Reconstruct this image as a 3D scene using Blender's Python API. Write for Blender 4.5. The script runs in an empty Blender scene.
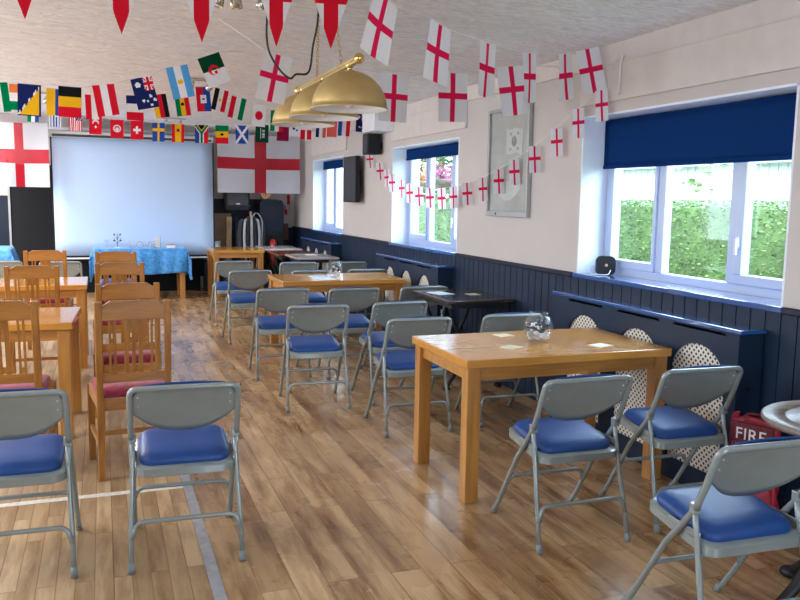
import bpy, bmesh, math, random
from mathutils import Vector, Matrix
random.seed(7)
PI = math.pi
SC = bpy.context.scene
COL = SC.collection

# ------------------------------------------------------------------ materials
def mat(name, col, rough=0.5, metal=0.0, spec=0.5, coat=0.0, var=0.0, vscale=8.0, bump=0.0, bscale=40.0, trans=0.0, sheen=0.0):
    m = bpy.data.materials.new(name); m.use_nodes = True
    nt = m.node_tree; b = nt.nodes['Principled BSDF']
    b.inputs['Base Color'].default_value = (*col, 1)
    b.inputs['Roughness'].default_value = rough
    b.inputs['Metallic'].default_value = metal
    b.inputs['Specular IOR Level'].default_value = spec
    b.inputs['Coat Weight'].default_value = coat
    b.inputs['Sheen Weight'].default_value = sheen
    tc = nt.nodes.new('ShaderNodeTexCoord')
    if var > 0:
        n = nt.nodes.new('ShaderNodeTexNoise'); n.inputs['Scale'].default_value = vscale; n.inputs['Detail'].default_value = 4
        nt.links.new(tc.outputs['Object'], n.inputs['Vector'])
        r = nt.nodes.new('ShaderNodeValToRGB')
        r.color_ramp.elements[0].position = 0.3; r.color_ramp.elements[1].position = 0.7
        r.color_ramp.elements[0].color = (*[max(0, c * (1 - var)) for c in col], 1)
        r.color_ramp.elements[1].color = (*[min(1, c * (1 + var)) for c in col], 1)
        nt.links.new(n.outputs['Fac'], r.inputs['Fac']); nt.links.new(r.outputs['Color'], b.inputs['Base Color'])
    if bump > 0:
        n2 = nt.nodes.new('ShaderNodeTexNoise'); n2.inputs['Scale'].default_value = bscale; n2.inputs['Detail'].default_value = 5
        nt.links.new(tc.outputs['Object'], n2.inputs['Vector'])
        bp = nt.nodes.new('ShaderNodeBump'); bp.inputs['Strength'].default_value = bump; bp.inputs['Distance'].default_value = 0.01
        nt.links.new(n2.outputs['Fac'], bp.inputs['Height']); nt.links.new(bp.outputs['Normal'], b.inputs['Normal'])
    return m

def wood(name, dark, light, scale=(14, 1.2, 14), rough=0.35, coat=0.3, axis=None):
    m = mat(name, light, rough, coat=coat); nt = m.node_tree; b = nt.nodes['Principled BSDF']
    tc = nt.nodes.new('ShaderNodeTexCoord'); mp = nt.nodes.new('ShaderNodeMapping')
    mp.inputs['Scale'].default_value = scale
    n = nt.nodes.new('ShaderNodeTexNoise'); n.inputs['Scale'].default_value = 2.2; n.inputs['Detail'].default_value = 7; n.inputs['Distortion'].default_value = 0.6
    r = nt.nodes.new('ShaderNodeValToRGB'); r.color_ramp.elements[0].position = 0.33; r.color_ramp.elements[1].position = 0.68
    r.color_ramp.elements[0].color = (*dark, 1); r.color_ramp.elements[1].color = (*light, 1)
    L = nt.links.new
    L(tc.outputs['Object'], mp.inputs['Vector']); L(mp.outputs['Vector'], n.inputs['Vector'])
    L(n.outputs['Fac'], r.inputs['Fac']); L(r.outputs['Color'], b.inputs['Base Color'])
    b.inputs['Coat Roughness'].default_value = 0.18
    return m

def plank_floor(name, bw, rh, cols, gap, rough, coat, stain, vary):
    m = mat(name, cols[0], rough, coat=coat); nt = m.node_tree; b = nt.nodes['Principled BSDF']; L = nt.links.new
    b.inputs['Coat Roughness'].default_value = 0.16
    tc = nt.nodes.new('ShaderNodeTexCoord')
    mp = nt.nodes.new('ShaderNodeMapping'); mp.inputs['Rotation'].default_value = (0, 0, PI / 2)
    br = nt.nodes.new('ShaderNodeTexBrick'); br.offset = 0.37; br.offset_frequency = 2; br.squash = 1.0
    br.inputs['Color1'].default_value = (0, 0, 0, 1); br.inputs['Color2'].default_value = (1, 1, 1, 1); br.inputs['Mortar'].default_value = (0.5, 0.5, 0.5, 1)
    br.inputs['Scale'].default_value = 1.0; br.inputs['Mortar Size'].default_value = gap; br.inputs['Mortar Smooth'].default_value = 0.0
    br.inputs['Bias'].default_value = 0.0; br.inputs['Brick Width'].default_value = bw; br.inputs['Row Height'].default_value = rh
    L(tc.outputs['Object'], mp.inputs['Vector']); L(mp.outputs['Vector'], br.inputs['Vector'])
    ramp = nt.nodes.new('ShaderNodeValToRGB')
    ramp.color_ramp.elements[0].color = (*cols[0], 1); ramp.color_ramp.elements[1].color = (*cols[2], 1)
    e = ramp.color_ramp.elements.new(0.5); e.color = (*cols[1], 1)
    L(br.outputs['Color'], ramp.inputs['Fac'])
    # long grain and brown stains running along the boards, different on every board
    add = nt.nodes.new('ShaderNodeVectorMath'); add.operation = 'ADD'
    sc = nt.nodes.new('ShaderNodeVectorMath'); sc.operation = 'SCALE'; sc.inputs['Scale'].default_value = 7.0
    L(br.outputs['Color'], sc.inputs[0]); L(tc.outputs['Object'], add.inputs[0]); L(sc.outputs[0], add.inputs[1])
    mg = nt.nodes.new('ShaderNodeMapping'); mg.inputs['Scale'].default_value = (8, 0.9, 1)
    L(add.outputs[0], mg.inputs['Vector'])
    n = nt.nodes.new('ShaderNodeTexNoise'); n.inputs['Scale'].default_value = 1.4; n.inputs['Detail'].default_value = 4; n.inputs['Roughness'].default_value = 0.68; n.inputs['Distortion'].default_value = 0.25
    L(mg.outputs['Vector'], n.inputs['Vector'])
    rr = nt.nodes.new('ShaderNodeValToRGB'); rr.color_ramp.elements[0].position = 0.32; rr.color_ramp.elements[1].position = 0.58
    rr.color_ramp.elements[0].color = (*stain, 1); rr.color_ramp.elements[1].color = (1, 1, 1, 1)
    L(n.outputs['Fac'], rr.inputs['Fac'])
    mx = nt.nodes.new('ShaderNodeMix'); mx.data_type = 'RGBA'; mx.blend_type = 'MULTIPLY'; mx.inputs[0].default_value = vary
    L(ramp.outputs['Color'], mx.inputs[6]); L(rr.outputs['Color'], mx.inputs[7])
    mm = nt.nodes.new('ShaderNodeMix'); mm.data_type = 'RGBA'; mm.blend_type = 'MULTIPLY'
    inv = nt.nodes.new('ShaderNodeMath'); inv.operation = 'MULTIPLY'; inv.inputs[1].default_value = 0.6
    L(br.outputs['Fac'], inv.inputs[0]); L(inv.outputs[0], mm.inputs[0])
    L(mx.outputs[2], mm.inputs[6]); mm.inputs[7].default_value = (0.25, 0.16, 0.09, 1)
    L(mm.outputs[2], b.inputs['Base Color'])
    n3 = nt.nodes.new('ShaderNodeTexNoise'); n3.inputs['Scale'].default_value = 3.0; n3.inputs['Detail'].default_value = 3
    L(tc.outputs['Object'], n3.inputs['Vector'])
    mr = nt.nodes.new('ShaderNodeMapRange'); mr.inputs['To Min'].default_value = rough - 0.08; mr.inputs['To Max'].default_value = rough + 0.12
    L(n3.outputs['Fac'], mr.inputs['Value']); L(mr.outputs['Result'], b.inputs['Roughness'])
    return m

def ceiling_mat():
    m = mat('artex ceiling', (0.78, 0.77, 0.77), 0.9); nt = m.node_tree; b = nt.nodes['Principled BSDF']; L = nt.links.new
    tc = nt.nodes.new('ShaderNodeTexCoord'); mp = nt.nodes.new('ShaderNodeMapping'); mp.inputs['Scale'].default_value = (3.2, 9, 5)
    n = nt.nodes.new('ShaderNodeTexNoise'); n.inputs['Scale'].default_value = 2.0; n.inputs['Detail'].default_value = 8; n.inputs['Roughness'].default_value = 0.72; n.inputs['Distortion'].default_value = 2.0
    L(tc.outputs['Object'], mp.inputs['Vector']); L(mp.outputs['Vector'], n.inputs['Vector'])
    r = nt.nodes.new('ShaderNodeValToRGB'); r.color_ramp.elements[0].position = 0.25; r.color_ramp.elements[1].position = 0.6
    r.color_ramp.elements[0].color = (0.60, 0.585, 0.585, 1); r.color_ramp.elements[1].color = (0.96, 0.955, 0.96, 1)
    L(n.outputs['Fac'], r.inputs['Fac']); L(r.outputs['Color'], b.inputs['Base Color'])
    bp = nt.nodes.new('ShaderNodeBump'); bp.inputs['Strength'].default_value = 0.8; bp.inputs['Distance'].default_value = 0.02
    L(n.outputs['Fac'], bp.inputs['Height']); L(bp.outputs['Normal'], b.inputs['Normal'])
    return m

def glass_mat(name, gloss=0.08, tint=(1, 1, 1), white_sheen=0.0):
    m = bpy.data.materials.new(name); m.use_nodes = True; nt = m.node_tree; nt.nodes.clear(); L = nt.links.new
    o = nt.nodes.new('ShaderNodeOutputMaterial'); t = nt.nodes.new('ShaderNodeBsdfTransparent'); t.inputs['Color'].default_value = (*tint, 1)
    g = nt.nodes.new('ShaderNodeBsdfGlossy'); g.inputs['Roughness'].default_value = 0.03
    lw = nt.nodes.new('ShaderNodeLayerWeight'); lw.inputs['Blend'].default_value = 0.5
    pw = nt.nodes.new('ShaderNodeMath'); pw.operation = 'POWER'; pw.inputs[1].default_value = 4.5; L(lw.outputs['Facing'], pw.inputs[0])
    ma = nt.nodes.new('ShaderNodeMath'); ma.operation = 'MULTIPLY_ADD'; ma.inputs[1].default_value = gloss; ma.inputs[2].default_value = 0.02; L(pw.outputs[0], ma.inputs[0])
    mx = nt.nodes.new('ShaderNodeMixShader')
    if white_sheen > 0:  # diffuse white mixed in, standing for light caught in the glass
        df = nt.nodes.new('ShaderNodeBsdfDiffuse'); df.inputs['Color'].default_value = (.85, .87, .9, 1); md = nt.nodes.new('ShaderNodeMixShader'); md.inputs[0].default_value = white_sheen
        L(t.outputs[0], md.inputs[1]); L(df.outputs[0], md.inputs[2]); t = md
    L(ma.outputs[0], mx.inputs[0]); L(t.outputs[0], mx.inputs[1]); L(g.outputs[0], mx.inputs[2]); L(mx.outputs[0], o.inputs[0])
    return m

def cloth_mat(name, col, thin=0.0, glow=0.35):
    """thin flag cloth: diffuse with light coming through, and for the big flags a little see-through"""
    m = bpy.data.materials.new(name); m.use_nodes = True; nt = m.node_tree; nt.nodes.clear(); L = nt.links.new
    o = nt.nodes.new('ShaderNodeOutputMaterial'); d = nt.nodes.new('ShaderNodeBsdfDiffuse'); d.inputs['Color'].default_value = (*col, 1)
    t = nt.nodes.new('ShaderNodeBsdfTranslucent'); t.inputs['Color'].default_value = (*col, 1)
    mx = nt.nodes.new('ShaderNodeMixShader'); mx.inputs[0].default_value = glow
    L(d.outputs[0], mx.inputs[1]); L(t.outputs[0], mx.inputs[2])
    if thin > 0:
        tr = nt.nodes.new('ShaderNodeBsdfTransparent'); m2 = nt.nodes.new('ShaderNodeMixShader'); m2.inputs[0].default_value = thin
        L(mx.outputs[0], m2.inputs[1]); L(tr.outputs[0], m2.inputs[2]); L(m2.outputs[0], o.inputs[0])
    else:
        L(mx.outputs[0], o.inputs[0])
    return m

def _late(): M['blind'] = cloth_mat('navy blind fabric', (0.010, 0.045, 0.17), 0, 0.25)
def lattice_mat():
    """cream lattice sheet with small dark diamond holes"""
    m = mat('cream lattice', (0.75, 0.70, 0.6), 0.6); nt = m.node_tree; b = nt.nodes['Principled BSDF']; L = nt.links.new
    tc = nt.nodes.new('ShaderNodeTexCoord'); sp = nt.nodes.new('ShaderNodeSeparateXYZ'); L(tc.outputs['Object'], sp.inputs[0])
    def chain(a, bb, s):
        ad = nt.nodes.new('ShaderNodeMath'); ad.operation = 'ADD' if s > 0 else 'SUBTRACT'
        L(sp.outputs['Y'], ad.inputs[0]); L(sp.outputs['Z'], ad.inputs[1])
        mu = nt.nodes.new('ShaderNodeMath'); mu.operation = 'MULTIPLY'; mu.inputs[1].default_value = 1 / 0.036; L(ad.outputs[0], mu.inputs[0])
        fr = nt.nodes.new('ShaderNodeMath'); fr.operation = 'FRACT'; L(mu.outputs[0], fr.inputs[0])
        su = nt.nodes.new('ShaderNodeMath'); su.operation = 'SUBTRACT'; su.inputs[1].default_value = 0.5; L(fr.outputs[0], su.inputs[0])
        ab = nt.nodes.new('ShaderNodeMath'); ab.operation = 'ABSOLUTE'; L(su.outputs[0], ab.inputs[0])
        return ab
    a = chain(0, 0, 1); c = chain(0, 0, -1)
    mxx = nt.nodes.new('ShaderNodeMath'); mxx.operation = 'MAXIMUM'; L(a.outputs[0], mxx.inputs[0]); L(c.outputs[0], mxx.inputs[1])
    lt = nt.nodes.new('ShaderNodeMath'); lt.operation = 'LESS_THAN'; lt.inputs[1].default_value = 0.27; L(mxx.outputs[0], lt.inputs[0])
    mx = nt.nodes.new('ShaderNodeMix'); mx.data_type = 'RGBA'; L(lt.outputs[0], mx.inputs[0])
    mx.inputs[6].default_value = (0.78, 0.73, 0.64, 1); mx.inputs[7].default_value = (0.03, 0.03, 0.035, 1)
    L(mx.outputs[2], b.inputs['Base Color'])
    return m

M = {}
M['wall'] = mat('cream wall paint', (0.585, 0.535, 0.50), 0.75, var=0.05, vscale=1.5, bump=0.05, bscale=60)
M['trim_cream'] = mat('cream painted board', (0.66, 0.60, 0.55), 0.6, var=0.04)
M['white'] = mat('white gloss paint', (0.8, 0.82, 0.85), 0.35)
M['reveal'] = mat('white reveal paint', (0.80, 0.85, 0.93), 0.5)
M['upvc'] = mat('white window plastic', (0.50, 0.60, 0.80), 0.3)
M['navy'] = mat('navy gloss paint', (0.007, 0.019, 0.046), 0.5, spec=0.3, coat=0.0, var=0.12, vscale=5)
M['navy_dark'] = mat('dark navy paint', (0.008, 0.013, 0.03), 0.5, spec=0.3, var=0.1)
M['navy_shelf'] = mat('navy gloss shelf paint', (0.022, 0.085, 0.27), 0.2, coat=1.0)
M['blind'] = None
M['ceiling'] = ceiling_mat()
M['laminate'] = plank_floor('oak laminate boards', 1.25, 0.135, [(0.37, 0.225, 0.105), (0.50, 0.315, 0.155), (0.63, 0.425, 0.23)], 0.0022, 0.26, 0.3, (0.36, 0.24, 0.155), 1.0)
M['strip_floor'] = plank_floor('worn strip boards', 0.75, 0.072, [(0.36, 0.235, 0.12), (0.45, 0.305, 0.165), (0.53, 0.375, 0.215)], 0.0022, 0.4, 0.12, (0.45, 0.35, 0.25), 0.85)
M['metal_strip'] = mat('aluminium strip', (0.42, 0.44, 0.47), 0.45, metal=0.5, var=0.15, vscale=20)
M['white_line'] = mat('worn white floor paint', (0.68, 0.65, 0.58), 0.6, var=0.15, vscale=30)
M['grey_steel'] = mat('grey painted steel', (0.275, 0.315, 0.31), 0.24, metal=0.2, spec=0.5, coat=0.25, var=0.05, vscale=12)
M['rubber'] = mat('grey rubber', (0.22, 0.24, 0.24), 0.6)
M['vinyl'] = mat('blue vinyl', (0.013, 0.062, 0.24), 0.42, spec=0.4, var=0.1, vscale=8, bump=0.08, bscale=25)
M['rivet'] = mat('bright rivet', (0.7, 0.7, 0.68), 0.3, metal=0.8)
M['oak'] = wood('orange oak', (0.40, 0.17, 0.032), (0.56, 0.27, 0.06), (1.2, 14, 14))
M['oak_top'] = wood('polished oak top', (0.55, 0.24, 0.038), (0.62, 0.29, 0.055), (1.0, 10, 10), 0.16, 0.5)
M['oak_leg'] = wood('orange oak upright', (0.36, 0.15, 0.028), (0.52, 0.245, 0.055), (14, 14, 1.2))
M['chair_oak'] = wood('honey chair wood', (0.28, 0.105, 0.014), (0.44, 0.185, 0.03), (14, 14, 1.6), 0.35, 0.3)
M['chair_oak_h'] = wood('honey chair rail', (0.28, 0.105, 0.014), (0.44, 0.185, 0.03), (1.6, 14, 14), 0.35, 0.3)
M['red_fabric'] = mat('crimson patterned fabric', (0.27, 0.022, 0.048), 0.85, var=0.45, vscale=38, sheen=0.2)
M['brass'] = mat('brushed brass', (0.60, 0.44, 0.18), 0.45, metal=0.65, var=0.10, vscale=6)
M['brass_bright'] = mat('polished brass', (0.75, 0.52, 0.18), 0.18, metal=1.0)
M['shade_white'] = mat('white enamel', (0.85, 0.85, 0.84), 0.3)
M['black'] = mat('black plastic', (0.010, 0.011, 0.013), 0.55, spec=0.3)
M['black_gloss'] = mat('black gloss', (0.01, 0.011, 0.014), 0.4, spec=0.3)
M['dark_grey'] = mat('charcoal panel', (0.05, 0.05, 0.055), 0.5, spec=0.3)
M['black_void'] = mat('matt black drape', (0.006, 0.006, 0.008), 0.9)
M['iron'] = mat('black cast iron', (0.018, 0.018, 0.02), 0.45, metal=0.3)
M['pub_top'] = mat('dark polished table top', (0.05, 0.036, 0.032), 0.16, coat=0.6, var=0.3, vscale=4)
M['pub_pale'] = mat('pale laminate top', (0.50, 0.46, 0.42), 0.25, coat=0.4, var=0.1, vscale=4)  # even pale colour for some pub table tops
M['pub_red'] = mat('polished mahogany top', (0.22, 0.05, 0.035), 0.2, coat=0.6, var=0.25, vscale=4)
M['round_top'] = wood('worn dark oak disc', (0.13, 0.10, 0.085), (0.30, 0.25, 0.21), (3, 16, 8), 0.42, 0.1)
M['screen'] = mat('projection fabric', (0.50, 0.65, 0.88), 0.85)
M['screen_case'] = mat('pale screen case', (0.6, 0.6, 0.6), 0.5)
M['blue_cloth'] = mat('sky blue damask', (0.045, 0.26, 0.62), 0.5, var=0.35, vscale=26, sheen=0.2)
M['paper'] = mat('white paper', (0.8, 0.79, 0.76), 0.7)
M['blue_paper'] = mat('pale blue paper', (0.62, 0.77, 0.9), 0.5)
M['mat_cream'] = mat('cream card', (0.72, 0.68, 0.5), 0.6, var=0.12, vscale=60)
M['clear'] = glass_mat('window glass', 0.2, (0.97, 0.99, 0.98))
M['bowl_glass'] = glass_mat('bowl glass', 0.5, (0.97, 0.98, 0.99), 0.025)
M['pebble'] = mat('dark pebble', (0.03, 0.022, 0.026), 0.5, var=0.5, vscale=30)
M['frame_grey'] = mat('grey aluminium', (0.40, 0.41, 0.40), 0.4, metal=0.4)
M['pin_board'] = mat('faded pin board', (0.50, 0.47, 0.45), 0.8, var=0.1, vscale=5)
M['emblem_white'] = mat('faded emblem white', (0.62, 0.61, 0.6), 0.8)
M['emblem_grey'] = mat('faded emblem grey', (0.36, 0.37, 0.37), 0.8)
M['bag_red'] = mat('red vinyl bag', (0.34, 0.012, 0.03), 0.35, var=0.5, vscale=14, bump=0.5, bscale=14)
M['bag_dark'] = mat('dark bag print', (0.13, 0.01, 0.02), 0.45, var=0.6, vscale=30)
M['letters_white'] = mat('white print', (0.78, 0.78, 0.78), 0.5)
M['letters_grey'] = mat('dull pink print', (0.42, 0.16, 0.17), 0.5)
M['red_paint'] = mat('red enamel', (0.55, 0.02, 0.02), 0.3)
M['beige'] = mat('beige board', (0.32, 0.23, 0.15), 0.7, var=0.1)
M['plank'] = wood('pale plank', (0.42, 0.26, 0.11), (0.6, 0.42, 0.22), (14, 14, 1.5))
M['stripe_dark'] = mat('charcoal canvas', (0.03, 0.03, 0.035), 0.8)
M['stripe_white'] = mat('white canvas', (0.36, 0.37, 0.41), 0.8)
M['salmon'] = mat('salmon plastic', (0.5, 0.22, 0.17), 0.5)
M['brown'] = mat('brown box', (0.14, 0.045, 0.025), 0.5)
M['cable'] = mat('black flex', (0.01, 0.01, 0.01), 0.5)
M['cord'] = mat('white cord', (0.75, 0.75, 0.75), 0.8)
M['chrome'] = mat('satin chrome', (0.6, 0.57, 0.52), 0.25, metal=1.0)
M['lattice'] = lattice_mat()
M['hedge'] = mat('clipped hedge leaf', (0.062, 0.115, 0.03), 0.7, var=0.35, vscale=3)
M['hedge_dark'] = mat('shaded hedge leaf', (0.03, 0.065, 0.02), 0.7)  # darker leaf tone mixed in at random
M['hedge_tip'] = mat('young hedge leaf', (0.13, 0.21, 0.05), 0.7, var=0.3, vscale=3)
M['leaf_light'] = mat('pale green leaf', (0.10, 0.165, 0.045), 0.6, var=0.4, vscale=7)
M['tree_leaf'] = mat('garden tree leaf', (0.055, 0.11, 0.05), 0.7, var=0.5, vscale=5)
M['bark'] = mat('grey bark', (0.16, 0.13, 0.1), 0.9)
M['pink'] = mat('magenta petal', (0.42, 0.02, 0.2), 0.6, var=0.3, vscale=12)
M['orange_petal'] = mat('peach petal', (0.5, 0.22, 0.1), 0.6, var=0.2, vscale=12)
M['shed'] = mat('pale ribbed sheeting', (0.42, 0.43, 0.46), 0.6)
M['shed_roof'] = mat('pale fibre roof', (0.33, 0.35, 0.38), 0.7, var=0.05)
M['grass'] = mat('lawn', (0.12, 0.2, 0.06), 0.9, var=0.3, vscale=3)
_late()
F = {k: cloth_mat('flag ' + k, c) for k, c in dict(white=(0.74, 0.74, 0.76), red=(0.62, 0.012, 0.03), green=(0.0, 0.19, 0.065), navy=(0.012, 0.02, 0.10), blue=(0.02, 0.07, 0.33),
     yellow=(0.78, 0.43, 0.015), black=(0.012, 0.012, 0.013), orange=(0.72, 0.19, 0.05), sky=(0.09, 0.34, 0.68), maroon=(0.21, 0.008, 0.04), darkgreen=(0.005, 0.055, 0.025), salmon=(0.72, 0.12, 0.09), pinkred=(0.70, 0.015, 0.085)).items()}
FT = {k: cloth_mat('big flag ' + k, c, 0.12, 0.4) for k, c in dict(white=(0.80, 0.81, 0.87), red=(0.62, 0.02, 0.045)).items()}

# ------------------------------------------------------------------ mesh helpers
def link(o, parent=None):
    COL.objects.link(o)
    if parent is not None: o.parent = parent
    return o

class G:
    def __init__(s): s.bm = bmesh.new()
    def _mi(s, faces, mi):
        for f in faces: f.material_index = mi
    def box(s, x0, x1, y0, y1, z0, z1, mi=0, mtx=None):
        r = bmesh.ops.create_cube(s.bm, size=1.0); vs = r['verts']
        m = Matrix.Translation(((x0 + x1) / 2, (y0 + y1) / 2, (z0 + z1) / 2)) @ Matrix.Diagonal((abs(x1 - x0), abs(y1 - y0), abs(z1 - z0), 1))
        if mtx is not None: m = mtx @ m
        bmesh.ops.transform(s.bm, matrix=m, verts=vs)
        if mi: s._mi({f for v in vs for f in v.link_faces}, mi)
        return vs
    def bar(s, a, b, w, d, mi=0, up=(0, 1, 0)):
        """rectangular bar from a to b, w across, d along `up`"""
        a, b = Vector(a), Vector(b); z = (b - a); L = z.length; z.normalize(); u = Vector(up)
        x = u.cross(z); x.normalize(); y = z.cross(x)
        m = Matrix((x, y, z)).transposed().to_4x4(); m.translation = (a + b) / 2
        return s.box(-w / 2, w / 2, -d / 2, d / 2, -L / 2, L / 2, mi, m)
    def tube(s, pts, r, seg=10, closed=False, caps=True, mi=0):
        pts = [Vector(p) for p in pts]; n = len(pts); rad = r if isinstance(r, (list, tuple)) else [r] * n
        rings = []; prev = None
        for i, p in enumerate(pts):
            if closed: t = pts[(i + 1) % n] - pts[i - 1]
            else: t = pts[min(i + 1, n - 1)] - pts[max(i - 1, 0)]
            t.normalize()
            if prev is None:
                a = Vector((0, 0, 1)) if abs(t.z) < 0.9 else Vector((1, 0, 0)); u = t.cross(a).normalized()
            else:
                u = prev - t * prev.dot(t)
                if u.length < 1e-6: u = t.cross(Vector((1, 0, 0)))
                u.normalize()
            prev = u; v = t.cross(u)
            rings.append([s.bm.verts.new(p + (u * math.cos(2 * PI * k / seg) + v * math.sin(2 * PI * k / seg)) * rad[i]) for k in range(seg)])
        fs = []
        for i in range(n if closed else n - 1):
            A, B = rings[i], rings[(i + 1) % n]
            for k in range(seg): fs.append(s.bm.faces.new((A[k], A[(k + 1) % seg], B[(k + 1) % seg], B[k])))
        if caps and not closed:
            fs.append(s.bm.faces.new(rings[0][::-1])); fs.append(s.bm.faces.new(rings[-1]))
        for f in fs: f.smooth = True; f.material_index = mi
        return rings
    def lathe(s, prof, c=(0, 0, 0), seg=32, mi=0, cap=True, mtx=None):
        c = Vector(c); rings = []
        for r, z in prof:
            if r < 1e-5: rings.append([s.bm.verts.new(c + Vector((0, 0, z)))])
            else: rings.append([s.bm.verts.new(c + Vector((r * math.cos(2 * PI * k / seg), r * math.sin(2 * PI * k / seg), z))) for k in range(seg)])
        fs = []
        for A, B in zip(rings, rings[1:]):
            for k in range(seg):
                k2 = (k + 1) % seg
                if len(A) == 1 and len(B) == 1: continue
                if len(A) == 1: fs.append(s.bm.faces.new((A[0], B[k2], B[k])))
                elif len(B) == 1: fs.append(s.bm.faces.new((A[k], A[k2], B[0])))
                else: fs.append(s.bm.faces.new((A[k], A[k2], B[k2], B[k])))
        for f in fs: f.smooth = True; f.material_index = mi
        if mtx is not None: bmesh.ops.transform(s.bm, matrix=mtx, verts=[v for R in rings for v in R])
        return rings
    def prism(s, poly, axis, a, b, mi=0):
        """polygon in the two other axes (order x,y / x,z / y,z) extruded along axis from a to b"""
        def P(p, t): return {'x': (t, p[0], p[1]), 'y': (p[0], t, p[1]), 'z': (p[0], p[1], t)}[axis]
        A = [s.bm.verts.new(P(p, a)) for p in poly]; B = [s.bm.verts.new(P(p, b)) for p in poly]; n = len(poly)
        fs = [s.bm.faces.new(A[::-1]), s.bm.faces.new(B)]
        for i in range(n): fs.append(s.bm.faces.new((A[i], A[(i + 1) % n], B[(i + 1) % n], B[i])))
        for f in fs: f.material_index = mi
        return A + B
    def grid(s, fn, nu, nv, colour=None, smooth=True):
        V = [[s.bm.verts.new(fn(i / nu, j / nv)) for i in range(nu + 1)] for j in range(nv + 1)]
        for j in range(nv):
            for i in range(nu):
                f = s.bm.faces.new((V[j][i], V[j][i + 1], V[j + 1][i + 1], V[j + 1][i])); f.smooth = smooth
                if colour: f.material_index = colour((i + .5) / nu, (j + .5) / nv)
        return V
    def ball(s, c, r, mi=0, seg=16):
        rr = bmesh.ops.create_uvsphere(s.bm, u_segments=seg, v_segments=max(6, seg // 2), radius=1)
        sc = r if isinstance(r, (tuple, list)) else (r, r, r)
        bmesh.ops.transform(s.bm, matrix=Matrix.Translation(c) @ Matrix.Diagonal((*sc, 1)), verts=rr['verts'])
        for f in {f for v in rr['verts'] for f in v.link_faces}: f.smooth = True; f.material_index = mi
    def bevel(s, w, seg=2, angle=0.6):
        es = [e for e in s.bm.edges if len(e.link_faces) == 2 and e.calc_face_angle(0) > angle]
        bmesh.ops.bevel(s.bm, geom=es, offset=w, segments=seg, profile=0.5, affect='EDGES', clamp_overlap=True)
        return s
    def build(s, name, mats, parent=None, smooth_angle=None, fix=True):
        if fix: bmesh.ops.recalc_face_normals(s.bm, faces=s.bm.faces)
        me = bpy.data.meshes.new(name); s.bm.to_mesh(me); s.bm.free()
        for m in (mats if isinstance(mats, (list, tuple)) else [mats]): me.materials.append(m)
        if smooth_angle:
            for p in me.polygons: p.use_smooth = True
            me.set_sharp_from_angle(angle=smooth_angle)
        return link(bpy.data.objects.new(name, me), parent)

def fillet(pts, r, n=6):
    pts = [Vector(p) for p in pts]; out = [pts[0]]
    for i in range(1, len(pts) - 1):
        p = pts[i]; a = pts[i - 1] - p; b = pts[i + 1] - p
        rr = r[i] if isinstance(r, dict) else r
        d = min(rr, a.length * .49, b.length * .49); A = p + a.normalized() * d; B = p + b.normalized() * d
        for k in range(n + 1):
            t = k / n; out.append(A * (1 - t) ** 2 + p * 2 * t * (1 - t) + B * t * t)
    out.append(pts[-1]); return out

def catmull(pts, n=8):
    P = [Vector(p) for p in pts]; P = [P[0] * 2 - P[1]] + P + [P[-1] * 2 - P[-2]]; out = []
    for i in range(1, len(P) - 2):
        for k in range(n):
            t = k / n; a, b, c, d = P[i - 1:i + 3]
            out.append(0.5 * ((2 * b) + (c - a) * t + (2 * a - 5 * b + 4 * c - d) * t * t + (3 * b - a - 3 * c + d) * t ** 3))
    out.append(P[-2]); return out

def rrect(w, d, r, n=5, cx=0, cy=0):
    out = []
    for sx, sy, a0 in ((1, 1, 0), (-1, 1, 90), (-1, -1, 180), (1, -1, 270)):
        for k in range(n + 1):
            a = math.radians(a0 + 90 * k / n); out.append((cx + sx * (w / 2 - r) + r * math.cos(a), cy + sy * (d / 2 - r) + r * math.sin(a)))
    return out

def poly_holes(name, outer, holes, thick, m, parent, to_world):
    """flat panel with holes: filled 2D curve, turned into a mesh"""
    cu = bpy.data.curves.new(name, 'CURVE'); cu.dimensions = '2D'; cu.fill_mode = 'BOTH'; cu.extrude = thick / 2
    for poly in [outer] + holes:
        sp = cu.splines.new('POLY'); sp.points.add(len(poly) - 1); sp.use_cyclic_u = True
        for p, q in zip(sp.points, poly): p.co = (q[0], q[1], 0, 1)
    tmp = bpy.data.objects.new(name + '_tmp', cu); COL.objects.link(tmp)
    dg = bpy.context.evaluated_depsgraph_get(); me = bpy.data.meshes.new_from_object(tmp.evaluated_get(dg))
    bpy.data.objects.remove(tmp); bpy.data.curves.remove(cu)
    me.transform(to_world); me.name = name; me.materials.clear(); me.materials.append(m)
    for p in me.polygons: p.material_index = 0
    return link(bpy.data.objects.new(name, me), parent)

def text_mesh(name, body, size, m, parent, mtx, extr=0.001, spacing=1.0):
    cu = bpy.data.curves.new(name, 'FONT'); cu.body = body; cu.size = size; cu.extrude = extr; cu.align_x = 'CENTER'; cu.align_y = 'CENTER'; cu.space_character = spacing
    tmp = bpy.data.objects.new(name + '_tmp', cu); COL.objects.link(tmp)
    dg = bpy.context.evaluated_depsgraph_get(); me = bpy.data.meshes.new_from_object(tmp.evaluated_get(dg))
    bpy.data.objects.remove(tmp); bpy.data.curves.remove(cu)
    me.transform(mtx); me.name = name; me.materials.clear(); me.materials.append(m)
    for p in me.polygons: p.material_index = 0
    return link(bpy.data.objects.new(name, me), parent)

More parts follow.
